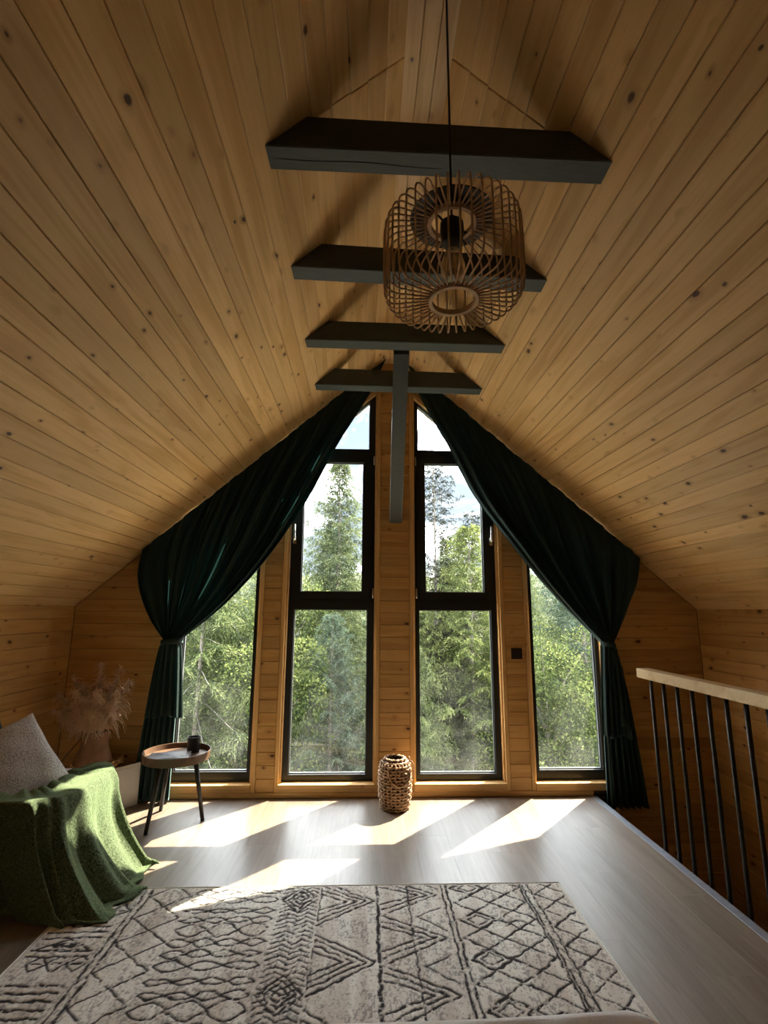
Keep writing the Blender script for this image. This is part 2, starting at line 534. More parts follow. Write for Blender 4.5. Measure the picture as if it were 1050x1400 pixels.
wf = struct('wall_front', [(XL - .1, YB, ZLOW), (XR + .1, YB, ZLOW), (XR + .1, YB, ZK + .02), (XC, YB, ZR + .05), (XL - .1, YB, ZK + .02),
                           (XL - .1, YB - .1, ZLOW), (XR + .1, YB - .1, ZLOW), (XR + .1, YB - .1, ZK + .02), (XC, YB - .1, ZR + .05), (XL - .1, YB - .1, ZK + .02)],
            [(4, 3, 2, 1, 0), (5, 6, 7, 8, 9), (0, 1, 6, 5), (1, 2, 7, 6), (2, 3, 8, 7), (3, 4, 9, 8), (4, 0, 5, 9)], M['pine'], 'pine wall behind the camera', 'wall')

# ------------------------------------------------------------------ gable wall with window openings
HEAD = 0.20               # window heads run this far below the ceiling
def head_z(x): return roof_z(x) - HEAD
SILL = 0.085
W_LS = (-1.40, -0.792); W_LW = (-0.598, 0.083); W_RW = (0.371, 1.034); W_RS = (1.248, 1.815)
regions = []              # convex regions of solid wall in (x,z)
def col(x0, x1, z0=0.0):
    if x0 < XC < x1:
        return [(x0, z0), (x1, z0), (x1, roof_z(x1)), (XC, ZR), (x0, roof_z(x0))]
    return [(x0, z0), (x1, z0), (x1, roof_z(x1)), (x0, roof_z(x0))]
regions.append(('full', col(XL, W_LS[0])))
regions.append(('full', col(W_LS[1], W_LW[0])))
regions.append(('full', col(W_LW[1], W_RW[0])))
regions.append(('full', col(W_RW[1], W_RS[0])))
regions.append(('full', col(W_RS[1], XR, ZLOW)))
for a, b in (W_LS, W_LW, W_RW, W_RS):
    regions.append(('head', [(a, head_z(a)), (b, head_z(b)), (b, roof_z(b)), (a, roof_z(a))]))
    regions.append(('sill', [(a, 0.0), (b, 0.0), (b, SILL - 0.012), (a, SILL - 0.012)]))
WT = 0.19
V, Fs = [], []
for kind, p in regions + [('low', [(XL, ZLOW), (W_RS[1], ZLOW), (W_RS[1], -0.012), (XL, -0.012)])]:
    n = len(p); o = len(V)
    V += [(x, D + 0.014, z) for x, z in p] + [(x, D + WT, z) for x, z in p]
    Fs.append(tuple(o + i for i in range(n))); Fs.append(tuple(o + n + i for i in range(n))[::-1])
    Fs += [(o + (i + 1) % n, o + i, o + n + i, o + n + (i + 1) % n) for i in range(n)]
wb = struct('wall_back', V, Fs, M['backing'], 'pine gable wall holding the four tall windows', 'wall')
frw = frame_of((0, D + 0.014, 0), (1, 0, 0), (0, 0, 1), (0, -1, 0))
nrow0, nrow1 = int(ZLOW / PW) - 1, int(ZR / PW) + 2
EDGE = 0.030
for kind, p in regions:
    xs = [q[0] for q in p]; x0, x1 = min(xs), max(xs)
    inner = p
    if kind == 'full':
        e0 = EDGE if x0 > XL + .01 else 0.0
        e1 = EDGE if x1 < XR - .01 else 0.0
        inner = half_clip(half_clip(p, -1, 0, -(x0 + e0)), 1, 0, x1 - e1)
        for xa, e in ((x0, e0), (x1 - e1, e1)):
            if e:
                q = half_clip(half_clip(p, -1, 0, -xa), 1, 0, xa + e)
                # vertical edge board: grain along z
                frv = frame_of((0, D + 0.014, 0), (0, 0, 1), (-1, 0, 0), (0, -1, 0))
                prism('edge_board', [(z, -x) for x, z in q], frv, M['pine_trim'], wb, th=0.018, gap=0.0005, cham=0.002)
    if kind == 'sill':
        continue
    for i in range(nrow0, nrow1):
        za, zb_ = i * PW + 0.03, (i + 1) * PW + 0.03
        q = half_clip(half_clip(inner, 0, -1, -za), 0, 1, zb_)
        if len(q) >= 3:
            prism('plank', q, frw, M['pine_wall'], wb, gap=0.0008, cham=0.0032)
# baseboard, sills and reveals
for i, (a, b) in enumerate(((XL + .012, FX),)):
    tag(box('baseboard_back', (a, D - 0.016, 0.0), (b, D - 0.0005, 0.032), M['pine_trim'], bevel=0.003), 'pine baseboard along the foot of the gable wall', 'baseboard', kind='structure')
tag(box('baseboard_left', (XL + 0.0005, YB, 0.0), (XL + 0.014, D - 0.02, 0.05), M['pine_trim'], bevel=0.003), 'pine baseboard along the left knee wall', 'baseboard', kind='structure')

FY = D + 0.060            # face of the window frames
SC = FY / D
def wx(x): return x * SC
def wz(z): return CAM_H + (z - CAM_H) * SC

def ring_frame(name, outer, inner, y0, y1, mat, parent):
    """frame between two convex polygons with the same vertex count (x,z)"""
    n = len(outer)
    V = [(x, y0, z) for x, z in outer] + [(x, y0, z) for x, z in inner] + [(x, y1, z) for x, z in outer] + [(x, y1, z) for x, z in inner]
    Fs = []
    for i in range(n):
        j = (i + 1) % n
        Fs += [(i, j, n + j, n + i), (2 * n + j, 2 * n + i, 3 * n + i, 3 * n + j), (j, i, 2 * n + i, 2 * n + j), (n + i, n + j, 3 * n + j, 3 * n + i)]
    o = mesh_obj(name, V, Fs, mat, parent)
    bm = bmesh.new(); bm.from_mesh(o.data)
    bmesh.ops.recalc_face_normals(bm, faces=bm.faces); bm.to_mesh(o.data); bm.free()
    return o

def pane(parent, poly, y):
    # the glass sits in the frame or sash `parent`
    ring_frame('spacer_bar', poly, inset(poly, 0.006) if len(inset(poly, 0.006)) == len(poly) else poly, y - 0.008, y + 0.008, M['gasket'], parent)
    return mesh_obj('pane', [(x, y, z) for x, z in poly], [tuple(range(len(poly)))], M['glass'], parent)

def reveal(parent, a, b):
    """pine lining boards of the opening"""
    y0, y1 = D + 0.016, FY + 0.002
    t = 0.012
    for xa, s in ((a, 1), (b, -1)):
        top = head_z(xa)
        V, Fs = box_vf((min(xa, xa + s * t), y0, SILL - .012), (max(xa, xa + s * t), y1, top))
        mesh_obj('reveal_board', V, Fs, M['pine_trim'], parent)
    V, Fs = box_vf((a, D - 0.022, SILL - 0.022), (b, y1, SILL))
    mesh_obj('sill_board', V, Fs, M['pine_trim'], parent)
    mesh_obj('apron_board', *box_vf((a, D - 0.010, 0.032), (b, D + 0.010, SILL - 0.022)), M['pine_trim'], parent)
    V = [(a, y0, head_z(a) - t), (b, y0, head_z(b) - t), (b, y0, head_z(b)), (a, y0, head_z(a))]
    V += [(x, y1, z) for x, _, z in V]
    mesh_obj('reveal_board', V, [(0, 1, 2, 3), (7, 6, 5, 4), (0, 4, 5, 1), (1, 5, 6, 2), (2, 6, 7, 3), (3, 7, 4, 0)], M['pine_trim'], parent)

def big_window(n, a, b, gl, gu, gt, hinge_x, handle_x, label):
    """a,b opening; gl lower glass (x0,x1), gu upper glass (x0,x1), gt x0,x1 of the triangular light"""
    w = empty('window_%d' % n, (0, 0, 0), label, 'window'); w['kind'] = 'structure'
    reveal(w, a, b)
    y0, y1 = FY, FY + 0.07
    zb = SILL
    z_l0, z_l1 = wz(0.147), wz(1.303)
    z_u0, z_u1 = wz(1.434), wz(2.456)
    z_t0 = wz(2.570)
    zt = (z_l1 + z_u0) / 2
    zt2 = (z_u1 + z_t0) / 2 + 0.02
    a2, b2 = a + 0.012, b - 0.012
    rect = lambda p, q, r, s: [(p, r), (q, r), (q, s), (p, s)]
    gl = (wx(gl[0]), wx(gl[1])); gu = (wx(gu[0]), wx(gu[1])); gt = (wx(gt[0]), wx(gt[1]))
    lfr = ring_frame('lower_frame', rect(a2, b2, zb, zt), rect(gl[0], gl[1], z_l0, z_l1), y0, y1, M['frame'], w)
    pane(lfr, rect(gl[0], gl[1], z_l0, z_l1), y0 + 0.035)
    # upper light: fixed frame and the opening sash standing proud of it
    hl = lambda x, o: head_z(x) - o
    fx0, fx1 = a2 + 0.035, b2 - 0.035
    def topclip(p, off):   # clip by the sloping head
        s = -1 if a < XC - 0.1 else 1
        # z <= ZR - T*s*(x-XC) - HEAD - off
        return half_clip(p, T_ * s, 1.0, ZR + T_ * s * XC - HEAD - off)
    zs1 = zt2
    ring_frame('upper_frame', rect(a2, b2, zt, zs1), rect(fx0, fx1, zt + .03, zs1 - .03), y0 + 0.004, y1, M['frame'], w)
    sash = ring_frame('sash', rect(fx0 - .012, fx1 + .012, zt + .018, zs1 - .018), rect(gu[0], gu[1], z_u0, z_u1), y0 - 0.010, y1 - 0.012, M['frame'], w)
    pane(sash, rect(gu[0], gu[1], z_u0, z_u1), y0 + 0.03)
    # triangular light at the head
    s = -1 if a < XC - 0.1 else 1
    big = topclip(rect(a2, b2, zs1, 5.0), 0.012)
    small = topclip(rect(gt[0], gt[1], z_t0, 5.0), 0.018)
    if len(big) == len(small):
        # rotate small so that the vertices match
        key = lambda p: min(range(len(p)), key=lambda i: (round(p[i][1], 3), p[i][0]))
        kb, ks = key(big), key(small)
        big = big[kb:] + big[:kb]; small = small[ks:] + small[:ks]
        w_top = ring_frame('top_frame', big, small, y0, y1, M['frame'], w)
    else:
        w_top = w
    pane(w_top, small, y0 + 0.035)
    # handle
    hz = wz(1.86)
    hx = wx(handle_x)
    plate = box('handle_plate', (hx - .014, y0 - .022, hz - .065), (hx + .014, y0 - .010, hz - .0), M['chrome'], sash, bevel=0.004)
    tube('handle', [(hx, y0 - .02, hz - .032), (hx, y0 - .055, hz - .032), (hx, y0 - .058, hz - .02), (hx, y0 - .058, hz + .085)], [.009, .009, .010, .009], M['chrome'], sash, 10)
    for z in (zt + 0.02, zs1 - 0.10):
        tube('hinge', [(wx(hinge_x), y0 - .014, z), (wx(hinge_x), y0 - .014, z + .075)], .007, M['chrome'], w, 8)
    return w

big_window(1, W_LW[0], W_LW[1], (-.533, .020), (-.489, -.023), (-.500, .023), .060, -.545, 'tall dark framed window left of the central pine pilaster')
big_window(2, W_RW[0], W_RW[1], (.411, .963), (.463, .916), (.409, .960), .392, .975, 'tall dark framed window right of the central pine pilaster')

def side_window(n, a, b, label):
    w = empty('window_%d' % n, (0, 0, 0), label, 'window'); w['kind'] = 'structure'
    reveal(w, a, b)
    s = -1 if a < XC else 1
    def topclip(p, off):
        return half_clip(p, T_ * s, 1.0, ZR + T_ * s * XC - HEAD - off)
    big = topclip([(a + .012, SILL), (b - .012, SILL), (b - .012, 5), (a + .012, 5)], .012)
    i0, i1 = (0.04, 0.046) if s < 0 else (0.050, 0.04)
    small = topclip([(a + i0, SILL + .066), (b - i1, SILL + .066), (b - i1, 5), (a + i0, 5)], .075)
    frm = ring_frame('frame', big, small, FY, FY + 0.07, M['frame'], w)
    pane(frm, small, FY + .035)
    return w
side_window(3, W_LS[0], W_LS[1], 'leftmost sloping window, half behind the left curtain')
side_window(4, W_RS[0], W_RS[1], 'rightmost sloping window, half behind the right curtain')

# ------------------------------------------------------------------ stairwell
lf = struct('floor_2', *box_vf((XL, YB, ZLOW - .1), (XR, D, ZLOW)), M['low_floor'], 'dark wooden floor of the storey below', 'floor')
st = empty('staircase', (2.1, 2.0, ZLOW), 'pine staircase going down beside the loft railing', 'staircase')
for i in range(11):
    z = -0.21 - i * 0.205
    y = 1.30 + i * 0.225
    child_at(box('tread', (FX + .06, y, z - .04), (XR - .03, y + .27, z), M['stair_wood'], None, bevel=0.006), st)
for xx in (FX + .035, XR - .055):
    bm = bmesh.new()
    L = math.hypot(2.5, 2.28)
    add_box(bm, (-.02, -L / 2, -.13), (.02, L / 2, .13), Matrix.Translation((xx, 2.56, -1.36)) @ Matrix.Rotation(-math.atan2(.205, .225), 4, 'X'))
    child_at(bm_obj('stringer', bm, M['stair_wood']), st)

# ------------------------------------------------------------------ railing
rl = empty('stair_railing', (1.68, 3.05, 0.0), 'stairwell railing with pine handrail and thin dark round balusters', 'railing')
hr = box('handrail', (1.655, -0.6, 0.908), (1.735, 3.15, 0.962), M['rail_wood'], None, bevel=0.004); child_at(hr, rl)
bal0 = None
for i in range(22):
    y = 3.054 - i * 0.1262
    if bal0 is None:
        bal0 = tube('baluster', [(0, 0, -.15), (0, 0, .909)], .0105, M['rod'], None, 12)
        o = bal0
    else:
        o = bal0.copy(); link(o)
    o.location = (1.688, y, 0); child_at(o, rl)

# ------------------------------------------------------------------ collar beams and brace
for i, (y, lab) in enumerate(((1.48, 'black green collar beam nearest the camera, long crack along its underside'),
                              (2.115, 'second collar beam from the camera, half hidden behind the rattan pendant'),
                              (2.755, 'third collar beam, the slanting brace hangs from it'),
                              (3.365, 'collar beam nearest the gable windows, crossed by the brace'))):
    zb, h, d = 2.862, 0.125, 0.10
    dzl, dzr = (.018, -.030) if i < 2 else (.010, -.010)
    xe = lambda z: (ZR - z) / T_ - 0.002
    bm = bmesh.new()
    prof = [(-xe(zb + dzl), dzl), (xe(zb + dzr), dzr), (xe(zb + h + dzr), h + dzr), (-xe(zb + h + dzl), h + dzl)]
    vs = [bm.verts.new((px, yy, pz)) for yy in (0, d) for px, pz in prof]
    for f in ((0, 1, 2, 3), (7, 6, 5, 4), (0, 4, 5, 1), (1, 5, 6, 2), (2, 6, 7, 3), (3, 7, 4, 0)):
        bm.faces.new([vs[j] for j in f])
    bmesh.ops.bevel(bm, geom=list(bm.edges), offset=0.004, segments=1, affect='EDGES')
    o = bm_obj('collar_beam' if i == 0 else 'collar_beam.%03d' % i, bm, M['beam'])
    o.location = (XC, y, zb); o.rotation_euler = (0, 0, R_(-1.6 if i == 0 else -1.0))
    tag(o, lab, 'beam', 'collar beams under the ridge')
    if i == 0:
        pts = [(-.56 + t * .62, .048 + .004 * math.sin(t * 9) + .012 * t, .0165 - .0235 * t) for t in np.linspace(0, 1, 14)]
        tube('crack', pts, [.0004] + [.0022] * 12 + [.0004], M['black'], o, 4)
p0 = Vector((0.206, 2.862, 2.905)); p1 = Vector((0.233, D - 0.004, 2.03))
bm = bmesh.new()
dv = p1 - p0; L = dv.length
q = dv.to_track_quat('Z', 'X')
w2 = 0.048
vs = []
zc = Vector((0, 0, 1)); xa = Vector((1, 0, 0))
nn = xa.cross(dv.normalized())
for y in (p0.y, p1.y):
    c = p0 + dv * ((y - p0.y) / dv.y)
    hz = w2 / abs(dv.normalized().y)
    for sx, szz in ((-1, -1), (1, -1), (1, 1), (-1, 1)):
        vs.append(bm.verts.new(c + Vector((sx * w2, 0, szz * hz))))
for f in ((0, 1, 2, 3), (7, 6, 5, 4), (0, 4, 5, 1), (1, 5, 6, 2), (2, 6, 7, 3), (3, 7, 4, 0)):
    bm.faces.new([vs[j] for j in f])
bmesh.ops.bevel(bm, geom=list(bm.edges), offset=0.003, segments=1, affect='EDGES')
tag(bm_obj('brace', bm, M['beam']), 'slanting black green brace from the third beam down to the central pilaster', 'brace')

# ------------------------------------------------------------------ wall switch
sw = empty('wall_switch', (1.146, D, .984), 'square black wall switch on the pine pilaster beside the right window', 'switch')
child_at(box('switch_plate', (1.105, D - .0095, .944), (1.187, D - .0005, 1.024), M['black'], None, bevel=.004), sw)
child_at(box('switch_rocker', (1.117, D - .0125, .956), (1.175, D - .008, 1.012), M['black'], None, bevel=.002), sw)

# ------------------------------------------------------------------ curtains
def catmull(P, t):
    """points P (k,d), params t in 0..1 by chord length"""
    P = np.asarray(P, float)
    d = np.r_[0, np.cumsum(np.linalg.norm(np.diff(P, axis=0), axis=1))]; d /= d[-1]
    t = np.asarray(t, float)
    m = np.gradient(P, d, axis=0)
    i = np.clip(np.searchsorted(d, t, side='right') - 1, 0, len(d) - 2)
    h = (d[i + 1] - d[i])[:, None]; u = ((t - d[i])[:, None]) / h
    return (2 * u**3 - 3 * u**2 + 1) * P[i] + (u**3 - 2 * u**2 + u) * h * m[i] + (-2 * u**3 + 3 * u**2) * P[i + 1] + (u**3 - u**2) * h * m[i + 1]

def velvet(name, c1, c2):
    m, nt, b = base_mat(name, c1, 0.75, 0, 0.25)
    v, _ = objvec(nt, False)
    n = nt.noise(v, 60, 3)
    nt.l.new(nt.mix(n, c4(c1), c4(c2)), b.inputs['Base Color'])
    b.inputs['Sheen Weight'].default_value = 0.45
    b.inputs['Sheen Roughness'].default_value = 0.35
    b.inputs['Sheen Tint'].default_value = (0.5, 0.8, 0.75, 1)
    bump(nt, b, nt.noise(v, 400, 2), 0.2, 0.0006)
    tl = nt.new('ShaderNodeBsdfTranslucent', inp={0: (0.10, 0.30, 0.30, 1)})
    mx = nt.new('ShaderNodeMixShader', inp={0: 0.07})
    out = m.node_tree.nodes['Material Output']
    nt.l.new(b.outputs[0], mx.inputs[1]); nt.l.new(tl.outputs[0], mx.inputs[2]); nt.l.new(mx.outputs[0], out.inputs[0])
    return m
M['curtain'] = velvet('dark_green_curtain', (0.012, 0.030, 0.029), (0.018, 0.042, 0.040))

YC = D - 0.085
def cw(x, z):      # a point measured on the wall plane, carried to the curtain plane
    k = YC / D
    return (x * k, CAM_H + (z - CAM_H) * k)

def make_curtain(side, inner, outer, tie, tie_w, hem_z, hem0, hem1, label, flap_z, seed):
    """side -1 left, +1 right; inner / outer: polylines (x,z) from the roof to the tie"""
    r = random.Random(seed)
    root = empty('curtain', (tie[0], D - .05, tie[1]), label, 'curtain', 'dark green tied curtains')
    nu, nv = 150, 70
    v = np.linspace(0, 1, nv)
    A = catmull([cw(*p) for p in inner], v); B = catmull([cw(*p) for p in outer], v)
    for Q in (A, B):                      # the heading is fixed right under the slope
        Q[:, 1] += (roof_z(Q[0][0]) - .014 - Q[0][1]) * (1 - v) ** 2
    cA = A[0] + (A[-1] - A[0]) * v[:, None]; cB = B[0] + (B[-1] - B[0]) * v[:, None]
    bA, bB = A - cA, B - cB
    u = np.linspace(0, 1, nu)
    V = np.zeros((nu, nv, 3))
    ph = [r.uniform(0, 6.28) for _ in range(6)]
    for i, uu in enumerate(u):
        s = A[0] * (1 - uu) + B[0] * uu
        e = A[-1] * (1 - uu) + B[-1] * uu
        w = (1 - uu) ** 1.25
        pos = s + (e - s) * v[:, None] + bA * w + bB * (1 - w) * (0.35 + 0.65 * uu)
        # folds
        un = uu + 0.006 * np.sin(9 * uu * 2 * PI + ph[0]) + 0.010 * np.sin(3 * uu * 2 * PI + ph[1]) * v
        f = np.sin(17 * 2 * PI * un + ph[2] + 1.2 * np.sin(2.2 * v + ph[3])) * 0.6 + np.sin(7 * 2 * PI * un + ph[4] + v) * 0.6 + 0.25 * np.sin(41 * 2 * PI * un + ph[5])
        amp = 0.010 + 0.030 * np.sin(np.clip(v * 1.05, 0, 1) * PI) ** 0.8 + 0.008 * v
        y = YC - f * amp
        # the drape hangs forward along its free edge
        y = y - 0.02 * (1 - uu) * np.sin(v * PI)
        V[i, :, 0] = pos[:, 0]; V[i, :, 2] = pos[:, 1]; V[i, :, 1] = y
        # bunching toward the tie: round bundle
        bun = v ** 6
        V[i, :, 1] -= bun * 0.035 * math.sin(uu * PI)
    up_ = np_mesh('drape', V.reshape(-1, 3), grid_faces(nu, nv), M['curtain'], None, True)
    md = up_.modifiers.new('thickness', 'SOLIDIFY'); md.thickness = 0.003
    child_at(up_, root)
    # tail below the tie
    def tail(name, z1, a, b, nf, amp, yoff, seed2, wav=0.0):
        r2 = random.Random(seed2)
        nu, nv = 110, 46
        u = np.linspace(0, 1, nu); v = np.linspace(0, 1, nv)
        U, Vv = np.meshgrid(u, v, indexing='ij')
        t0, t1 = A[-1][0], B[-1][0]
        xa = t0 + (a - t0) * Vv ** 0.62; xb = t1 + (b - t1) * Vv ** 0.62
        X = xa + (xb - xa) * U
        zt = A[-1][1] * (1 - U) + B[-1][1] * U - 0.0
        Z = zt + (z1 + wav * np.sin(U * 9 + r2.uniform(0, 6)) - zt) * Vv
        f = np.sin(nf * 2 * PI * (U + .02 * np.sin(5 * U + r2.uniform(0, 6))) + r2.uniform(0, 6)) + 0.35 * np.sin(2.3 * nf * 2 * PI * U + r2.uniform(0, 6))
        Y = YC - yoff - 0.030 * np.sin(U * PI) * (1 - Vv) - f * amp * (0.25 + 0.75 * np.sqrt(Vv))
        o = np_mesh(name, np.stack([X, Y, Z], -1).reshape(-1, 3), grid_faces(nu, nv), M['curtain'], None, True)
        md = o.modifiers.new('thickness', 'SOLIDIFY'); md.thickness = 0.003
        child_at(o, root)
    tail('tail', hem_z, hem0, hem1, 6, 0.026, 0.0, seed + 1)
    m = 0.5 * (hem0 + hem1)
    # the short gathered flounce over the tail
    f0, f1 = flap_z[1]
    tail('flounce', flap_z[0], f0, f1, 4.5, 0.018, 0.034, seed + 2, 0.01)
    # tie band
    cx, cz = (A[-1] + B[-1]) / 2
    dx, dz = (B[-1] - A[-1]) / 2
    pts = []
    for a in np.linspace(0, 2 * PI, 40, endpoint=False):
        pts.append((cx + dx * 1.12 * math.cos(a), YC - 0.022 + 0.062 * math.sin(a), cz + dz * 1.0 * math.cos(a) - 0.012 + .004 * math.sin(3 * a)))
    Vb, Fb = [], []
    n = len(pts)
    for (x, y, z) in pts: Vb += [(x, y, z - .018), (x, y - 0.002, z), (x, y, z + .018)]
    for i in range(n):
        j = (i + 1) % n
        for k in range(2): Fb.append((i * 3 + k, j * 3 + k, j * 3 + k + 1, i * 3 + k + 1))
    o = mesh_obj('tie_band', Vb, Fb, M['curtain'], None, True)
    md = o.modifiers.new('thickness', 'SOLIDIFY'); md.thickness = 0.006
    child_at(o, root)
    return root, A, B

cur_l = make_curtain(-1,
    [(.150, 3.335), (.035, 3.06), (-.235, 2.585), (-.47, 2.12), (-.80, 1.62), (-1.09, 1.30), (-1.35, 1.085)],
    [(-1.70, 1.705), (-1.715, 1.56), (-1.60, 1.24), (-1.478, 1.070)],
    (-1.42, 1.08), .06, 0.012, -1.325, -1.575, 'dark green curtain tied back left of the windows, behind the tray table', (0.56, (-1.268, -1.515)), 3)
cur_r = make_curtain(1,
    [(.335, 3.305), (.420, 3.06), (.665, 2.60), (.84, 2.24), (1.12, 1.85), (1.37, 1.53), (1.62, 1.25), (1.795, 1.075)],
    [(2.165, 1.675), (2.135, 1.50), (2.02, 1.27), (1.890, 1.055)],
    (1.846, 1.06), .05, -0.055, 1.725, 2.02, 'dark green curtain tied back right of the windows, above the stairwell', (0.42, (1.705, 1.905)), 11)
# loose cord ends of the right tie
for (x, z1, zb) in ((1.838, .60, .50), (1.872, .52, .42)):
    o = tube('tie_cord', [(1.80, YC - .075, 1.04), (x - .012, YC - .095, .9), (x, YC - .09, z1)], .004, M['curtain'], None, 6); child_at(o, cur_r[0])
    cord_ = o; o = tube('tassel', [(x, YC - .09, z1 + .005), (x + .002, YC - .09, z1 - .02), (x + .006, YC - .088, zb)], [.006, .013, .016], M['curtain'], None, 10); child_at(o, cord_)

# ------------------------------------------------------------------ rattan pendant
M['rattan_lamp'] = noise_mat('rattan_strip', (0.56, 0.36, 0.20), (0.70, 0.48, 0.29), 30, 0.45, (1, 1, 1), 0.1)
LX, LY, LZ0, LZ1, LR = 0.213, 1.14, 2.066, 2.287, 0.174
pl = empty('pendant_lamp', (LX, LY, LZ0), 'rattan cage pendant lamp on a long black cord', 'lamp')
child_at(tube('cord', [(LX, LY, zf - .01), (LX, LY, 2.7), (LX, LY, LZ1 + .02)], .0032, M['black'], None, 8), pl)
child_at(lathe('canopy', [(0, zf - .001), (.05, zf - .001), (.05, zf - .022), (.012, zf - .03), (0, zf - .03)], M['black'], None, 24, loc=(LX, LY, 0)), pl)
def ring_tube(name, r, z, w, h, parent, mat, n=40):
    pr = [(r - w, z - h), (r + w, z - h), (r + w, z + h), (r - w, z + h), (r - w, z - h)]
    return child_at(lathe(name, pr, mat, None, n, loc=(LX, LY, 0)), parent)
ring_tube('bottom_ring', .058, LZ0, .005, .007, pl, M['rattan_lamp'])
ring_tube('top_ring', .058, LZ1, .005, .007, pl, M['rattan_lamp'])
child_at(lathe('shade_disc', [(.060, LZ1 + .010), (.108, LZ1 + .010), (.108, LZ1 + .014), (.060, LZ1 + .014), (.060, LZ1 + .010)], M['black'], None, 40, loc=(LX, LY, 0)), pl)
NR = 42
cr_ = 0.032
path = [(.056, 0, LZ0)]
path += [(LR - cr_, 0, LZ0 - .002)]
path += [(LR - cr_ + cr_ * math.sin(a), 0, LZ0 + cr_ - cr_ * math.cos(a) - .002) for a in np.linspace(.25, PI / 2, 5)]
path += [(LR + .001, 0, LZ0 + .08), (LR + .001, 0, LZ1 - .08)]
path += [(LR - cr_ + cr_ * math.cos(a), 0, LZ1 - cr_ + cr_ * math.sin(a) + .002) for a in np.linspace(0, PI / 2 - .25, 5)]
path += [(LR - cr_, 0, LZ1 + .002), (.056, 0, LZ1)]
rib0 = None
for i in range(NR):
    if rib0 is None:
        rib0 = tube('rib', path, .0026, M['rattan_lamp'], None, 5); o = rib0
    else:
        o = rib0.copy(); link(o)
    o.location = (LX, LY, 0); o.rotation_euler = (0, 0, i * 2 * PI / NR)
    child_at(o, pl)
child_at(lathe('socket', [(0, LZ1 + .016), (.010, LZ1 + .016), (.012, LZ1 + .004), (.030, LZ1 - .004), (.031, LZ1 - .030), (.026, LZ1 - .062), (.018, LZ1 - .066), (0, LZ1 - .066)], M['black'], None, 28, loc=(LX, LY, 0)), pl)
for a in (0.6, 0.6 + PI):
    child_at(tube('socket_bracket', [(LX + .028 * math.cos(a), LY + .028 * math.sin(a), LZ1 - .01), (LX + .058 * math.cos(a), LY + .058 * math.sin(a), LZ1)], .003, M['black'], None, 6), pl)
bz = LZ1 - .066
bulb = child_at(lathe('bulb', [(.013, bz + .004), (.016, bz - .012), (.026, bz - .040), (.032, bz - .062), (.030, bz - .082), (.018, bz - .098), (.004, bz - .103), (0, bz - .1035)], M['bulb'], None, 28, loc=(LX, LY, 0)), pl)
for k in range(6):
    a = k * PI / 3
    o = tube('filament', [(LX + .006 * math.cos(a), LY + .006 * math.sin(a), bz - .02), (LX + .013 * math.cos(a + .3), LY + .013 * math.sin(a + .3), bz - .075)], .0009, M['rattan_lamp'], None, 4)
    child_at(o, bulb)

# ------------------------------------------------------------------ tray table, book, candle
M['tray_wood'] = pine_mat('walnut_tray', (0.17, 0.095, 0.055), (0.10, 0.055, 0.032), knots=0.0)
TX, TY, TZ, TR = -1.175, 3.475, 0.392, 0.196
tb = empty('tray_table', (TX, TY, 0), 'round wooden tray table on three black splayed legs', 'table')
child_at(lathe('tray_bottom', [(0, TZ - .012), (TR - .006, TZ - .012), (TR - .006, TZ), (0, TZ)], M['tray_wood'], None, 56, loc=(TX, TY, 0)), tb)
child_at(lathe('tray_rim', [(TR - .007, TZ - .020), (TR + .003, TZ - .020), (TR + .009, TZ + .030), (TR + .003, TZ + .030), (TR - .007, TZ - .020)], M['tray_wood'], None, 56, loc=(TX, TY, 0)), tb)
for (x, y) in ((-1.268, 3.318), (-1.000, 3.520), (-1.322, 3.682)):
    d = Vector((x - TX, y - TY, 0))
    top = Vector((TX, TY, TZ - .014)) + d * 0.62
    child_at(tube('leg', [Vector((x, y, 0.0)), top], [.0115, .016], M['black_wood'], None, 12), tb)
M['paper'] = noise_mat('book_pages', (0.62, 0.60, 0.56), (0.70, 0.68, 0.64), 30, 0.8)
M['book_cover'] = noise_mat('grey_photo_cover', (0.42, 0.42, 0.44), (0.16, 0.17, 0.19), 9, 0.35, lo=.45, hi=.62)
bk = empty('book', (TX - .025, TY - .055, TZ), 'grey covered book lying flat on the tray table', 'book', rz=R_(10))
def rounded_slab(name, sx, sy, z0, z1, mat, parent, bev=.001):
    bm = bmesh.new(); add_box(bm, (-sx, -sy, z0), (sx, sy, z1), None, bev)
    return bm_obj(name, bm, mat, parent)
rounded_slab('back_cover', .120, .075, .0005, .003, M['book_cover'], bk)
rounded_slab('page_block', .116, .072, .003, .014, M['paper'], bk)
rounded_slab('front_cover', .120, .075, .014, .0165, M['book_cover'], bk)
cdl = empty('candle_jar', (TX + .075, TY + .085, TZ), 'small black candle jar standing on the tray table', 'candle jar')
jar = lathe('jar', [(0, .0005), (.036, .0005), (.040, .006), (.040, .092), (.037, .092), (.036, .074), (0, .074)], M['black'], cdl, 36)
M['wax'] = base_mat('white_wax', (0.75, 0.72, 0.66), 0.5)[0]
lathe('wax', [(.0355, .0745), (.034, .078), (0, .079)], M['wax'], jar, 30)
tube('wick', [(0, 0, .078), (.001, 0, .088)], .0012, M['black'], jar, 5)

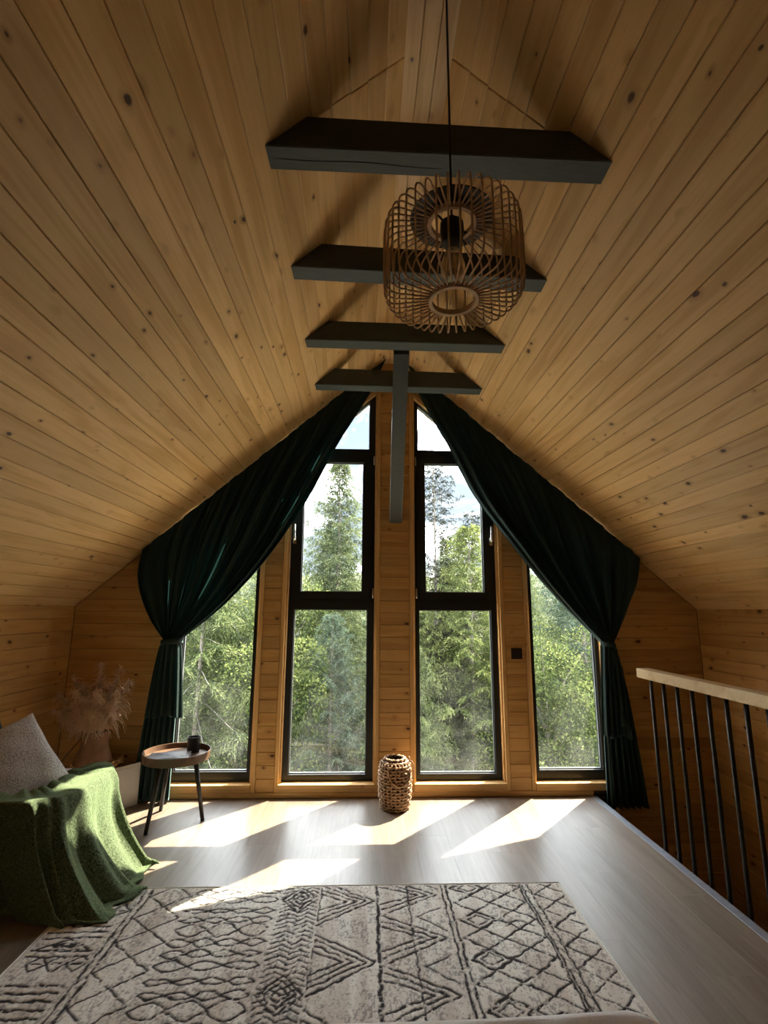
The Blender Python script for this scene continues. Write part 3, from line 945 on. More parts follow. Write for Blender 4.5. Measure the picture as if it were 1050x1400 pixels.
# ------------------------------------------------------------------ woven lantern
M['wicker'] = noise_mat('water_hyacinth', (0.30, 0.17, 0.09), (0.52, 0.34, 0.20), 45, 0.55, (1, 1, 1), 0.4, 0.003)
M['inside_shade'] = noise_mat('inside_shade_dark', (0.015, 0.009, 0.006), (0.025, 0.016, 0.01), 30, 0.9)  # dark sheet standing in for the shadow inside the lantern
BX, BY = 0.217, 3.700
bs = empty('wicker_lantern', (BX, BY, 0), 'woven wicker lantern with a rope handle by the central pilaster', 'lantern')
def b_r(z):
    return 0.078 + 0.030 * math.sin(min(1, max(0, (z + .02) / .36)) * PI) ** 0.6
lathe('shade_liner', [(0, .006), (b_r(0) - .022, .006)] + [(b_r(z) - .012, z) for z in np.linspace(.03, .285, 10)] + [(.060, .312), (.054, .312)] + [(b_r(z) - .018, z) for z in np.linspace(.285, .02, 8)], M['inside_shade'], bs, 32)
rg = random.Random(5)
nrows = 17
for i in range(nrows):
    z = .010 + i * .0187
    r = b_r(z) if i < 15 else (.082 if i == 15 else .066)
    n = 96
    ph = i * PI
    pts = []
    for k in range(n):
        a = k / n * 2 * PI
        w = .0042 * math.sin(12 * a + ph)
        pts.append(((r + w) * math.cos(a), (r + w) * math.sin(a), z + .0022 * math.sin(24 * a + ph * .5) + rg.uniform(-.0008, .0008)))
    rr = [.0068 * (1 + .28 * math.sin(48 * k / n * 2 * PI + i)) for k in range(n)]
    if i >= 15: rr = [q * 1.15 for q in rr]
    tube('rope_row', pts, rr, M['wicker'], bs, 6, closed=True)
for k in range(24):
    a = k / 24 * 2 * PI
    tube('stake', [(((b_r(z) + .001)) * math.cos(a), ((b_r(z) + .001)) * math.sin(a), z) for z in np.linspace(.008, .29, 9)], .0042, M['wicker'], bs, 5)
# rope handle hanging in a loop over the front and one over the right side
def on_surface(a, z, o=.012):
    r = (b_r(z) if z < .285 else .082) + o
    return (r * math.cos(a), r * math.sin(a), z)
hp = [on_surface(-PI / 2 + 0.30 + .75 * math.cos(t), .262 - .098 * math.sin(t)) for t in np.linspace(0, PI, 24)]
tube('rope_handle', hp, [.0055 * (1 + .2 * math.sin(k * 2.1)) for k in range(24)], M['wicker'], bs, 7)
hp = [on_surface(0.05, z, .014 + .012 * math.sin((z - .17) / .15 * PI)) for z in np.linspace(.17, .318, 14)]
tube('rope_handle', hp, .0055, M['wicker'], bs, 7)

# ------------------------------------------------------------------ white panel in the corner
M['white'] = noise_mat('white_enamel', (0.50, 0.49, 0.48), (0.55, 0.54, 0.53), 8, 0.35)
pa = Vector((-1.628, 3.650, 0)); pb_ = Vector((-1.522, 3.795, 0))
hp_ = empty('panel', ((pa + pb_) / 2)[:], 'plain white panel standing on edge between the armchair and the left curtain', 'panel', rz=math.atan2(pb_.y - pa.y, pb_.x - pa.x))
L = (pb_ - pa).length / 2
bm = bmesh.new(); add_box(bm, (-L, -.001, 0.001), (L, .024, .268), None, .004)
bm_obj('board', bm, M['white'], hp_, True, 40)
bm = bmesh.new(); add_box(bm, (-L + .018, -.004, .02), (L - .018, 0, .25), None, .0018)
bm_obj('face_plate', bm, M['white'], hp_, True, 40)

# ------------------------------------------------------------------ pampas vase
M['pampas'] = noise_mat('dry_pampas', (0.66, 0.50, 0.36), (0.82, 0.68, 0.53), 40, 0.85)
M['clay'] = noise_mat('brown_earthenware', (0.17, 0.085, 0.04), (0.23, 0.12, 0.06), 22, 0.7, bmp=.2)
M['straw'] = noise_mat('straw_wrap', (0.34, 0.20, 0.08), (0.46, 0.30, 0.13), 60, 0.7, (1, 1, 6), 0.4)
VX, VY = -1.752, 3.60
vs_ = empty('floor_vase', (VX, VY, 0), 'brown floor vase wrapped in straw behind the armchair', 'vase')
lathe('vase_body', [(0, .002), (.085, .002), (.115, .05), (.128, .18), (.120, .30), (.095, .385), (.080, .43), (.078, .50), (.082, .512), (.074, .512), (.070, .43), (0, .40)], M['clay'], vs_, 40)
for i in range(9):
    z = .235 + i * .010
    r = np.interp(z, [.18, .30, .385], [.128, .120, .095])
    pts = [((r + .005) * math.cos(a), (r + .005) * math.sin(a), z + .003 * math.sin(5 * a + i)) for a in np.linspace(0, 2 * PI, 40, endpoint=False)]
    tube('straw_band', pts, .0058, M['straw'], vs_, 5, closed=True)
for k in range(14):
    a = -1.1 + k * .13
    r = .125
    tube('straw_end', [(r * math.cos(a), r * math.sin(a), .29 + .01 * (k % 3)), ((r + .03) * math.cos(a), (r + .03) * math.sin(a), .30 + .012 * (k % 4)), ((r + .06) * math.cos(a + .1), (r + .06) * math.sin(a + .1), .315 + .02 * (k % 3))], [.002, .0016, .0006], M['straw'], vs_, 4)
def plume_mesh(seed, L=.42):
    r = np.random.default_rng(seed)
    V, Fq = [], []
    n = 230
    for k in range(n):
        t = r.uniform(0, 1) ** .8
        z = t * L
        a = r.uniform(0, 2 * PI)
        ln = (.065 + .11 * math.sin(min(1, t * 1.15 + .1) * PI)) * r.uniform(.5, 1.5)
        d = np.array([math.cos(a), math.sin(a), r.uniform(.2, 1.6)]); d /= np.linalg.norm(d)
        p = np.array([0, 0, z]) + d * .002
        side = np.cross(d, [0, 0, 1]); side /= np.linalg.norm(side) + 1e-9
        w = r.uniform(.0045, .0095)
        prev = None
        for s in range(4):
            q = p + d * ln * s / 3 + np.array([0, 0, -1]) * ln * .55 * (s / 3) ** 2.2
            ww = w * (1.2 - s / 3)
            i0 = len(V)
            V += [q - side * ww, q + side * ww]
            if prev is not None: Fq.append((prev, prev + 1, i0 + 1, i0))
            prev = i0
    return np.array(V), np.array(Fq)
plm = empty('pampas_bunch', (VX, VY, .512), 'fluffy beige bunch of dried pampas grass standing in the brown vase', 'dried grass')
pm = [plume_mesh(s) for s in (1, 2, 3)]
plumes = []
spec = [(-.12, .00, .0, .88), (-.20, -.05, .1, .80), (-.03, .05, .0, 1.0), (.06, .02, .05, .95), (.13, .00, .1, .85), (-.28, .02, .0, .78), (-.05, -.16, .0, .80), (.05, -.14, .0, .75),
        (-.36, -.08, .0, .66), (.16, -.10, .0, .66), (-.16, .12, .0, .85), (-.26, -.16, .0, .60)]
for k, (dx, dy, zz, sca) in enumerate(spec):
    if k < 3:
        o = np_mesh('plume', pm[k][0], pm[k][1], M['pampas'], plm)
        plumes.append(o)
    else:
        o = plumes[k % 3].copy(); link(o, plm)
    dirv = Vector((dx * 1.35, dy * 1.3, .34)).normalized()
    o.location = dirv * .05 + Vector((0, 0, -.05))
    o.rotation_euler = dirv.to_track_quat('Z', 'X').to_euler()
    o.scale = (sca * 0.9, sca * 0.9, sca)
    tube('stalk', [Vector((dx * .06, dy * .06, -.09)), dirv * .05 + Vector((0, 0, -.05)), dirv * .35 * sca], [.0022, .002, .001], M['pampas'], plm, 5)
# one dark twig leaning out of the neck
tube('twig', [(-.05, -.05, -.02), (-.10, -.10, -.10), (-.20, -.2, -.28)], .003, M['black_wood'], plm, 5)

# ------------------------------------------------------------------ armchair
def boucle(name, c1, c2, scale=140):
    m, nt, b = base_mat(name, c1, 0.95, 0, 0.2)
    v, _ = objvec(nt, False)
    n = nt.noise(v, scale, 3, 0.6, 0.5)
    vo = nt.new('ShaderNodeTexVoronoi', inp={'Vector': v, 'Scale': scale * 1.1})
    h = nt.math('SUBTRACT', n, nt.math('MULTIPLY', vo.outputs['Distance'], 0.6))
    nt.l.new(nt.mix(nt.smooth(h, -.1, .5), c4(c2), c4(c1)), b.inputs['Base Color'])
    bump(nt, b, h, 0.7, 0.004)
    b.inputs['Sheen Weight'].default_value = .3
    return m
M['boucle'] = boucle('grey_boucle', (0.68, 0.66, 0.65), (0.36, 0.35, 0.345))
M['upholstery'] = boucle('pale_grey_upholstery', (0.60, 0.56, 0.55), (0.46, 0.43, 0.42), 220)

def superell(name, cx, cy, z0, z1, ax, ay, rad, mat, parent, p=3.2, nu=72, crown=0.015):
    a = np.linspace(0, 2 * PI, nu, endpoint=False)
    c, s = np.cos(a), np.sin(a)
    ux = np.sign(c) * np.abs(c) ** (2 / p); uy = np.sign(s) * np.abs(s) ** (2 / p)
    prof = [(0.0, z0), (.6, z0)] + [(1 - 0, z0 + 0)] * 0
    rows = []
    for t in np.linspace(0, PI / 2, 6): rows.append((-(rad * .5) * (1 - math.sin(t)), z0 + rad * .5 * (1 - math.cos(t))))
    for z in np.linspace(z0 + rad * .6, z1 - rad * 1.1, 4): rows.append((0.004 * math.sin((z - z0) * 9), z))
    for t in np.linspace(0, PI / 2, 9): rows.append((-rad * (1 - math.cos(t)), z1 - rad + rad * math.sin(t)))
    V = []
    for (o, z) in rows: V.append(np.stack([cx + ux * (ax + o), cy + uy * (ay + o), np.full(nu, z)], -1))
    for f in (.75, .5, .25, .02):
        V.append(np.stack([cx + ux * (ax - rad) * f, cy + uy * (ay - rad) * f, np.full(nu, z1 + crown * (1 - f))], -1))
    V = np.stack(V, 1).reshape(-1, 3)
    return np_mesh(name, V, grid_faces(nu, len(rows) + 4, True), mat, parent, True)

ch = empty('armchair', (-1.72, 2.83, 0), 'pale grey upholstered low armchair under the green throw', 'armchair')
CX, CY, CAX, CAY = -1.72, 2.83, 0.385, 0.335
child_at(superell('seat', CX, CY, .10, .425, CAX, CAY, .07, M['upholstery'], None), ch)
# curved backrest along the knee wall
def arc_back():
    nu, nv = 40, 16
    V = []
    for i in range(nu):
        a = R_(128 + 100 * i / (nu - 1))
        for j in range(nv):
            b = j / nv * 2 * PI
            cr = .075
            hz = .30 * (0.75 + .25 * math.sin(i / (nu - 1) * PI))
            rr = 1.0 + (cr * math.cos(b)) / .40
            z = .40 + hz * .5 + (hz * .5) * math.sin(b) * 1.0
            V.append((CX + .005 + math.cos(a) * CAX * .86 * rr, CY + math.sin(a) * CAY * .86 * rr, z))
    Fs = []
    for i in range(nu - 1):
        for j in range(nv):
            Fs.append((i * nv + j, (i + 1) * nv + j, (i + 1) * nv + (j + 1) % nv, i * nv + (j + 1) % nv))
    Fs.append(tuple(range(nv))); Fs.append(tuple((nu - 1) * nv + j for j in range(nv))[::-1])
    return mesh_obj('backrest', V, Fs, M['upholstery'], None, True)
child_at(arc_back(), ch)
for sx, sy in ((1, 1), (1, -1), (-1, 1), (-1, -1)):
    child_at(tube('leg', [(CX + sx * .27, CY + sy * .22, 0), (CX + sx * .25, CY + sy * .20, .12)], [.012, .018], M['black_wood'], None, 10), ch)

# grey cushion
def cushion(name, s, t, mat, parent):
    n = 48
    u = np.linspace(-1, 1, n)
    U, W = np.meshgrid(u, u, indexing='ij')
    pin = lambda a, b: a * (1 - 0.07 * (1 - b * b))
    X = pin(U, W) * s / 2; Y = pin(W, U) * s / 2
    th = (np.clip(1 - U ** 4, 0, 1) * np.clip(1 - W ** 4, 0, 1)) ** .55 * t / 2
    wr = .004 * np.sin(7 * U + 3 * W) * np.sin(5 * W)
    top = np.stack([X, Y, th + wr + .003], -1).reshape(-1, 3); bot = np.stack([X, Y, -th - .003], -1).reshape(-1, 3)
    F1 = grid_faces(n, n); F2 = F1[:, ::-1] + n * n
    E = []
    idx = [i * n for i in range(n)] + [(n - 1) * n + j for j in range(1, n)] + [i * n + n - 1 for i in range(n - 2, -1, -1)] + [j for j in range(n - 2, 0, -1)]
    for a, b in zip(idx, idx[1:] + idx[:1]): E.append((a, b, b + n * n, a + n * n))
    return np_mesh(name, np.vstack([top, bot]), np.vstack([F1, F2, np.array(E)]), mat, parent, True)
def place_cushion(name, corner, n, roll, size, thick, mat, label):
    """corner: where the top right corner sits; n: the way the face looks; roll: turn in its plane"""
    n = Vector(n).normalized()
    right = Vector((0, 0, 1)).cross(n).normalized(); upv = n.cross(right)
    x = right * math.cos(roll) + upv * math.sin(roll); y = n.cross(x)
    c = Vector(corner) - (x + y) * size * .48
    cu = empty(name, c, label, 'cushion')
    cu.rotation_euler = Matrix((x, y, n)).transposed().to_euler()
    cushion('cushion_cover', size, thick, mat, cu)
    return cu
place_cushion('cushion', (-1.772, 2.93, .742), (.52, -.60, .60), R_(24), .43, .15, M['boucle'], 'grey boucle cushion propped on the armchair')
place_cushion('cushion', (-1.99, 2.99, .735), (.75, -.50, .45), R_(10), .34, .11, M['curtain'], 'dark green cushion behind the grey boucle cushion')

# green throw
def throw_mat():
    m, nt, b = base_mat('green_mohair', (0.08, 0.15, 0.05), 0.95, 0, 0.15)
    v, _ = objvec(nt, False)
    n = nt.noise(v, 130, 4, 0.75, 0.6)
    n2 = nt.noise(v, 45, 3, 0.6)
    col = nt.mix(nt.smooth(n, 0.34, 0.66), (0.018, 0.030, 0.013, 1), (0.150, 0.187, 0.112, 1))
    col = nt.mix(nt.math('MULTIPLY', nt.smooth(n2, .5, .75), .3), col, (0.055, 0.10, 0.03, 1))
    nt.l.new(col, b.inputs['Base Color'])
    b.inputs['Sheen Weight'].default_value = .5
    b.inputs['Sheen Tint'].default_value = (0.55, 0.8, 0.4, 1)
    bump(nt, b, n, 0.9, 0.006)
    return m
M['throw'] = throw_mat()

def throw_mesh():
    """rows run from the middle of the seat over its edge to the hem on the floor"""
    P = 3.2
    nu, nv = 240, 110
    # angle of each column round the seat: from the wall side of the near edge round to the far right
    ang = np.radians(np.linspace(-175, 54, nu))
    c, s = np.cos(ang), np.sin(ang)
    ux = np.sign(c) * np.abs(c) ** (2 / P); uy = np.sign(s) * np.abs(s) ** (2 / P)
    rim = np.stack([CX + ux * (CAX + .012), CY + uy * (CAY + .012)], -1)
    u = np.linspace(0, 1, nu)
    hem_pts = np.array([(-2.12, 2.50), (-2.04, 2.40), (-1.80, 2.41), (-1.60, 2.47), (-1.46, 2.50), (-1.31, 2.435), (-1.20, 2.415), (-1.10, 2.435), (-1.045, 2.52), (-1.035, 2.64), (-1.05, 2.76), (-1.075, 2.93), (-1.20, 2.96), (-1.30, 3.02), (-1.36, 3.10)])
    hem = catmull(hem_pts, u)
    nrm = hem - rim; nrm /= np.linalg.norm(nrm, axis=1)[:, None] + 1e-9
    rr = np.random.default_rng(4)
    V = np.zeros((nu, nv, 3))
    inner = 0.20
    zt = .437
    lift = np.interp(u, [0, .9, .96, 1], [0, 0, .10, .34])      # the far right end hangs short of the floor
    def ridge(t):                                               # sharp crests, wide hollows
        return 1.3 * np.abs(np.sin(PI * t)) ** .75 - .75
    du = u + .012 * np.sin(11 * u + .5) + .010 * np.sin(23 * u)
    f1 = -ridge(8.3 * du + .15)
    f2 = np.sin(2 * PI * 13.0 * du + 2.1)
    for j in range(nv):
        w = j / (nv - 1)
        if w < .22:                                            # on the seat
            t = w / .22
            k = 1 - inner * (1 - t) / np.maximum(.2, np.hypot(rim[:, 0] - CX, rim[:, 1] - CY))
            x = CX + (rim[:, 0] - CX) * (k - .05) ; y = CY + (rim[:, 1] - CY) * (k - .05)
            z = zt + .016 + .010 * f2 * (1 - t) + .012 * f1 * (1 - t) + .012 * np.sin(9 * u + 7 * t) * (1 - t)
            if t < .12: z = z - .018 * (1 - t / .12)
        else:
            t = (w - .22) / .78
            # roll over the rounded edge, then fall and flare
            roll = min(1, t / .14)
            out = .045 * math.sin(roll * PI / 2)
            zz = zt + .016 - .075 * (1 - math.cos(roll * PI / 2))
            if t > .14:
                q = (t - .14) / .86
                zz = zt + .016 - .075 + (0.012 - (zt - .059)) * min(1, q / .90) ** 0.95
                fl = q ** 1.7
            else:
                q = 0; fl = 0
            x = rim[:, 0] - (rim[:, 0] - CX) * .05; y = rim[:, 1] - (rim[:, 1] - CY) * .05
            bx = x + nrm[:, 0] * out; by = y + nrm[:, 1] * out
            x = bx + (hem[:, 0] - bx) * fl; y = by + (hem[:, 1] - by) * fl
            amp = .016 + .170 * q * (1 - .50 * q)
            fo = f1 * (.75 + .25 * np.sin(5 * u + 2)) + f2 * .20 + .10 * np.sin(2 * PI * 21 * u + 3 * q)
            x = x + nrm[:, 0] * fo * amp; y = y + nrm[:, 1] * fo * amp
            z = zz + lift * q
            if q > .82:                                       # puddling at the hem
                pz = (q - .82) / .18
                z = z + (.022 * np.maximum(0, f1 * .6 + f2 * .5) * math.sin(pz * PI) + .016 * pz * np.maximum(0, np.sin(2 * PI * 6 * u + 1)))
            z = np.maximum(z, .008)
        V[:, j, 0] = x; V[:, j, 1] = y; V[:, j, 2] = z
    return V.reshape(-1, 3), grid_faces(nu, nv)
tv, tf = throw_mesh()
th = np_mesh('throw_blanket', tv, tf, M['throw'], None, True)
md = th.modifiers.new('thickness', 'SOLIDIFY'); md.thickness = .010; md.offset = 0
tag(th, 'fuzzy green throw draped over the armchair and trailing on the rug', 'throw')

# ------------------------------------------------------------------ rug
RX0, RX1, RY0, RY1 = -1.287, 0.955, 1.02, 2.718
def rug():
    res = .0045
    nx, ny = int((RX1 - RX0) / res), int((RY1 - RY0) / res)
    ink = np.zeros((nx, ny), np.float32)
    gx = RX0 + (np.arange(nx) + .5) * (RX1 - RX0) / nx
    gy = RY0 + (np.arange(ny) + .5) * (RY1 - RY0) / ny
    r = np.random.default_rng(12)
    def vnoise(cx, cy, seed):
        q = np.random.default_rng(seed).random((int(nx / cx) + 3, int(ny / cy) + 3))
        X = np.arange(nx) / cx; Y = np.arange(ny) / cy
        i = X.astype(int); j = Y.astype(int); fx = (X - i)[:, None]; fy = (Y - j)[None]
        fx = fx * fx * (3 - 2 * fx); fy = fy * fy * (3 - 2 * fy)
        return (q[i][:, j] * (1 - fx) + q[i + 1][:, j] * fx) * (1 - fy) + (q[i][:, j + 1] * (1 - fx) + q[i + 1][:, j + 1] * fx) * fy
    wx_ = (vnoise(6, 6, 1) - .5) * .012; wy_ = (vnoise(6, 6, 2) - .5) * .012
    GX = gx[:, None] + wx_; GY = gy[None] + wy_
    def seg(x0, y0, x1, y1, w=.011):
        if max(y0, y1) < RY0 - .05 or min(y0, y1) > RY1 + .05: return
        i0 = max(0, int((min(x0, x1) - .03 - RX0) / res)); i1 = min(nx, int((max(x0, x1) + .03 - RX0) / res) + 1)
        j0 = max(0, int((min(y0, y1) - .03 - RY0) / res)); j1 = min(ny, int((max(y0, y1) + .03 - RY0) / res) + 1)
        if i1 <= i0 or j1 <= j0: return
        X = GX[i0:i1, j0:j1]; Y = GY[i0:i1, j0:j1]
        dx, dy = x1 - x0, y1 - y0
        t = np.clip(((X - x0) * dx + (Y - y0) * dy) / (dx * dx + dy * dy + 1e-9), 0, 1)
        d = np.hypot(X - x0 - t * dx, Y - y0 - t * dy)
        ink[i0:i1, j0:j1] = np.maximum(ink[i0:i1, j0:j1], np.clip((w * .5 - d) / .003 + .5, 0, 1))
    def poly(P, w=.011):
        for a, b in zip(P, P[1:]): seg(*a, *b, w)
    # left band of short cross stripes and small motifs
    y = RY1 - .03; k = 0
    while y > RY0:
        if k % 9 in (4, 5, 6):
            if k % 9 == 4:
                for m_ in range(3):
                    xm = -1.235 + m_ * .075
                    poly([(xm, y), (xm + .037, y - .045), (xm + .075, y), (xm + .037, y + .045), (xm, y)], .010)
                    seg(xm + .02, y, xm + .055, y, .010)
        elif k % 18 == 10:
            poly([(-1.25, y - .03), (-1.15, y + .03), (-1.05, y - .03)], .012); seg(-1.19, y - .008, -1.11, y - .008, .03)
        else:
            seg(-1.265, y, -1.035, y, .013)
        y -= .0375; k += 1
    for x in (-1.0, -.972): seg(x, RY0 - .1, x + .0, RY1 + .1, .010)
    # big open lattice
    def lattice(x0, x1, n, py, w=.010, y_off=0.0):
        cell = (x1 - x0) / n
        yy = RY1 + y_off + .4
        m_ = int((RY1 - RY0 + 1.0) / py) + 2
        for i in range(-n - 1, m_ + n + 1):
            seg(x0, yy - i * py, x1, yy - i * py - n * py, w)
            seg(x0, yy - i * py - n * py, x1, yy - i * py, w)
    lattice(-.965, -.775, 1, .165, .010, .02)
    lattice(-.965, -.87, 1, .0825, .008, .02) if False else None
    # rows of linked ovals
    y = RY1 - .05; k = 0
    while y > RY0 - .05:
        big_ = (k % 3 == 1)
        n_ = 4 if not big_ else 3
        xs = np.linspace(-.765, -.375, 60)
        L = (.39) / n_
        h = (.020 if not big_ else .034)
        ph = np.abs(np.sin((xs + .765) / L * PI)) * h * (1 + .3 * np.sin(5 * xs + k))
        poly(list(zip(xs, y + ph)), .010); poly(list(zip(xs, y - ph)), .010)
        y -= .066 if not big_ else .082
        k += 1
    # band of dense chevrons
    y = RY1 + .05
    while y > RY0 - .05:
        for (xa, xb) in ((-.355, -.315), (-.315, -.275), (-.275, -.235), (-.235, -.198)):
            i = int(round((xa + .355) / .04))
            s = .022 if i % 2 == 0 else -.022
            seg(xa, y, xb, y + s, .009)
        y -= .030
    for yc in (2.60, 2.02, 1.44):
        for q in (.03, .055, .08):
            poly([(-.277 - q, yc), (-.277, yc + q * 1.2), (-.277 + q, yc), (-.277, yc - q * 1.2), (-.277 - q, yc)], .010)
    # nested arrowheads
    for yc in np.arange(RY1 - .14, RY0 - .3, -.40):
        for q in (0, .035, .07, .11):
            poly([(-.185, yc + .17 - q), (.055 - q * 1.1, yc), (-.185, yc - .17 + q)], .011)
        seg(-.185, yc + .14, -.185, yc - .14, .006)
    seg(.072, RY0 - .1, .072, RY1 + .1, .015)
    # wide chevrons the other way
    for yc in np.arange(RY1 + .06, RY0 - .4, -.31):
        for q in (0, .045, .09):
            poly([(.088, yc - q * .9), (.345 - q, yc - .155), (.088, yc - .31 + q * .9)], .011)
        poly([(.352, yc - .11), (.24, yc - .01), (.352, yc + .05)], .009)
    seg(.212, RY0 - .1, .212, RY1 + .1, .008)
    for x in (.377, .400): seg(x, RY0 - .1, x, RY1 + .1, .010)
    # large diamonds, every second one nested
    lattice(.415, .745, 2, .125, .011, .06)
    for k, yc in enumerate(np.arange(RY1 - .04, RY0 - .3, -.25)):
        for q in (.045, .075):
            poly([(.497 - q, yc), (.497, yc + q * .76), (.497 + q, yc), (.497, yc - q * .76), (.497 - q, yc)], .009)
        if k % 2:
            poly([(.662 - .06, yc - .05), (.662, yc - .005), (.662 + .06, yc - .05)], .009)
    for x in (.752, .764, .795): seg(x, RY0 - .1, x, RY1 + .1, .009)
    for y in np.arange(RY1, RY0, -.06): seg(.766, y, .793, y - .03, .005)
    lattice(.805, .955, 1, .125, .010, .0)
    # worn, dotted yarn
    wear = vnoise(2, 2, 5) * .6 + vnoise(5, 9, 6) * .4
    ink *= np.clip((wear - .18) * 5, 0, 1)
    dots = (vnoise(1.3, 2.6, 8) > .66) * (vnoise(9, 30, 9) > .45) * .62
    dots2 = (vnoise(1.2, 1.2, 18) > .77) * .55
    inner_ = np.maximum(dots, dots2)
    bx = ((gx > RX0 + .02) & (gx < RX1 - .015))[:, None] & ((gy < RY1 - .012))[None]
    warm = vnoise(8, 60, 14)
    ink_all = np.maximum(ink, inner_ * .78) * bx
    h = .010 - ink * .0022 + (vnoise(1.5, 1.5, 21) - .5) * .0022
    edge = np.minimum(np.minimum(gx - RX0, RX1 - gx)[:, None], np.minimum(gy - RY0, RY1 - gy)[None])
    h = h * np.clip(edge / .008, 0.15, 1)
    X = np.broadcast_to(gx[:, None], (nx, ny)); Y = np.broadcast_to(gy[None], (nx, ny))
    V = np.stack([X, Y, h], -1).reshape(-1, 3)
    o = np_mesh('rug', V, grid_faces(nx, ny), None, None, True)
    at = o.data.attributes.new('yarn', 'FLOAT_COLOR', 'POINT')
    cc = np.stack([ink_all, warm, dots2 + 0 * warm, np.ones_like(warm)], -1).astype(np.float32)
    at.data.foreach_set('color', cc.reshape(-1))
    m, nt, b = base_mat('woven_rug', (.5, .47, .42), 0.95, 0, 0.1)
    a = nt.new('ShaderNodeAttribute', attribute_name='yarn')
    sep = nt.new('ShaderNodeSeparateColor', inp={0: a.outputs['Color']})
    v, _ = objvec(nt, False)
    n = nt.noise(v, 320, 3, 0.7)
    base = nt.mix(nt.smooth(sep.outputs[1], .35, .8), (.80, .77, .70, 1), (.66, .60, .53, 1))
    base = nt.mix(nt.math('MULTIPLY', nt.smooth(n, .45, .75), .5), base, (.54, .50, .44, 1))
    col = nt.mix(sep.outputs[0], base, (.040, .034, .034, 1))
    nt.l.new(col, b.inputs['Base Color'])
    bump(nt, b, n, .6, .003)
    o.data.materials.append(m)
    tag(o, 'greige woven rug with dark geometric lines on the laminate floor', 'rug')
    # rolled selvedge round the edge
    pts = [(RX0, RY0, .005), (RX1, RY0, .005), (RX1, RY1, .005), (RX0, RY1, .005)]
    mm = noise_mat('rug_binding', (.55, .51, .45), (.46, .42, .37), 60, .9)
    for a_, b_ in zip(pts, pts[1:] + pts[:1]):
        tube('binding', [a_, b_], .0055, mm, o, 6)
rug()

# ------------------------------------------------------------------ bed corner at the bottom of the frame
M['cover'] = noise_mat('ribbed_bedspread', (.80, .79, .77), (.88, .87, .85), 120, .9, bmp=.3)
def bed():
    root = empty('bed', (-.1, .2, 0), 'bed with a pale ribbed bedspread, only its foot in view', 'bed')
    x0, x1, y0, y1, zt = -.78, .665, -.9, 1.219, .490
    root.rotation_euler = (0, 0, 0)
    child_at(box('bed_base', (x0 + .05, y0, .08), (x1 - .05, y1 - .05, .28), M['upholstery'], None, bevel=.02), root)
    # bedspread: rounded slab with fine ribs across
    def prof(n=26):
        out = []
        r = .055
        for t in np.linspace(0, PI / 2, 10): out.append((r * (1 - math.sin(t)) * 1.0, -r * (1 - math.cos(t))))
        return out
    ny_, nx_ = 520, 90
    yy = np.linspace(y0, y1, ny_); xx = np.linspace(x0, x1, nx_)
    Y, X = np.meshgrid(yy, xx, indexing='ij')
    de = np.minimum(np.minimum(X - x0, x1 - X), y1 - Y)
    rc = .09
    cxm = np.where(X > 0, x1 - rc, x0 + rc)
    inc = (np.abs(X - np.where(X > 0, x1, x0)) < rc) & (Y > y1 - rc)
    dc = rc - np.hypot(X - cxm, Y - (y1 - rc))
    de = np.where(inc, dc, de)
    r = .05
    d = np.clip(de, -.5, r)
    z = zt - r + np.sqrt(np.clip(r * r - (r - d) ** 2, 0, None))
    z = np.where(de < 0, zt - r - np.clip(-de, 0, 1) * 2.0, z)
    z = z + .0020 * np.sin(Y / .0085 * 2 * PI) * (np.sin(X * 40) * .15 + .85) + .004 * np.sin(X * 5) * np.sin(Y * 4)
    V = np.stack([X, Y, z], -1).reshape(-1, 3)
    o = np_mesh('bedspread', V, grid_faces(ny_, nx_), M['cover'], None, True)
    child_at(o, root)
    child_at(box('mattress', (x0 + .02, y0, .28), (x1 - .02, y1 - .02, zt - .03), M['upholstery'], None, bevel=.05), root)
    for sx in (x0 + .12, x1 - .12):
        child_at(tube('leg', [(sx, y1 - .15, 0), (sx, y1 - .15, .1)], .02, M['black_wood'], None, 10), root)
    root.rotation_euler = (0, 0, R_(1.9))
bed()

# ------------------------------------------------------------------ outside: added pale ground, slope and trees
GZ = -2.75
M['bounce_ground'] = noise_mat('pale_bounce_surface', (0.74, 0.70, 0.62), (0.82, 0.78, 0.70), 3, 0.95, rnd=False)  # unseen pale ground, added to bounce sunlight up to the ceiling
M['forest_floor'] = noise_mat('forest_floor', (0.030, 0.042, 0.016), (0.075, 0.085, 0.035), 1.5, 0.95, rnd=False)
def terrain():
    xs = np.linspace(-45, 45, 61); ys = np.linspace(D + .25, 70, 61)
    X, Y = np.meshgrid(xs, ys, indexing='ij')
    Z = GZ + np.clip((Y - 9.0) / 12, 0, 1) ** 1.3 * 1.4 + np.clip((Y - 16) / 40, 0, 2) * 5.5
    Z = Z + .25 * np.sin(X * .35 + Y * .2) * np.clip((Y - 8) / 6, 0, 1)
    o = np_mesh('ground', np.stack([X, Y, Z], -1).reshape(-1, 3), grid_faces(61, 61), M['forest_floor'], None, True)
    tag(o, 'rising forest floor under the trees behind the house', 'ground', kind='structure')
    o2 = mesh_obj('ground_2', *box_vf((-16, D + .31, GZ - .2), (16, 9.2, GZ + .06)), M['bounce_ground'])
    tag(o2, 'unseen pale ground added between house and trees to bounce sunlight indoors', 'bounce_ground', kind='structure')
o3 = mesh_obj('ground_3', *box_vf((-30, -40, GZ - .2), (30, D + .3, GZ + .02)), M['bounce_ground'])
tag(o3, 'unseen pale ground added on the far side of the house', 'bounce_ground', kind='structure')
terrain()
def ground_z(x, y):
    z = GZ + min(1, max(0, (y - 9.0) / 12)) ** 1.3 * 1.4 + min(2, max(0, (y - 16) / 40)) * 5.5
    return z + .25 * math.sin(x * .35 + y * .2) * min(1, max(0, (y - 8) / 6))

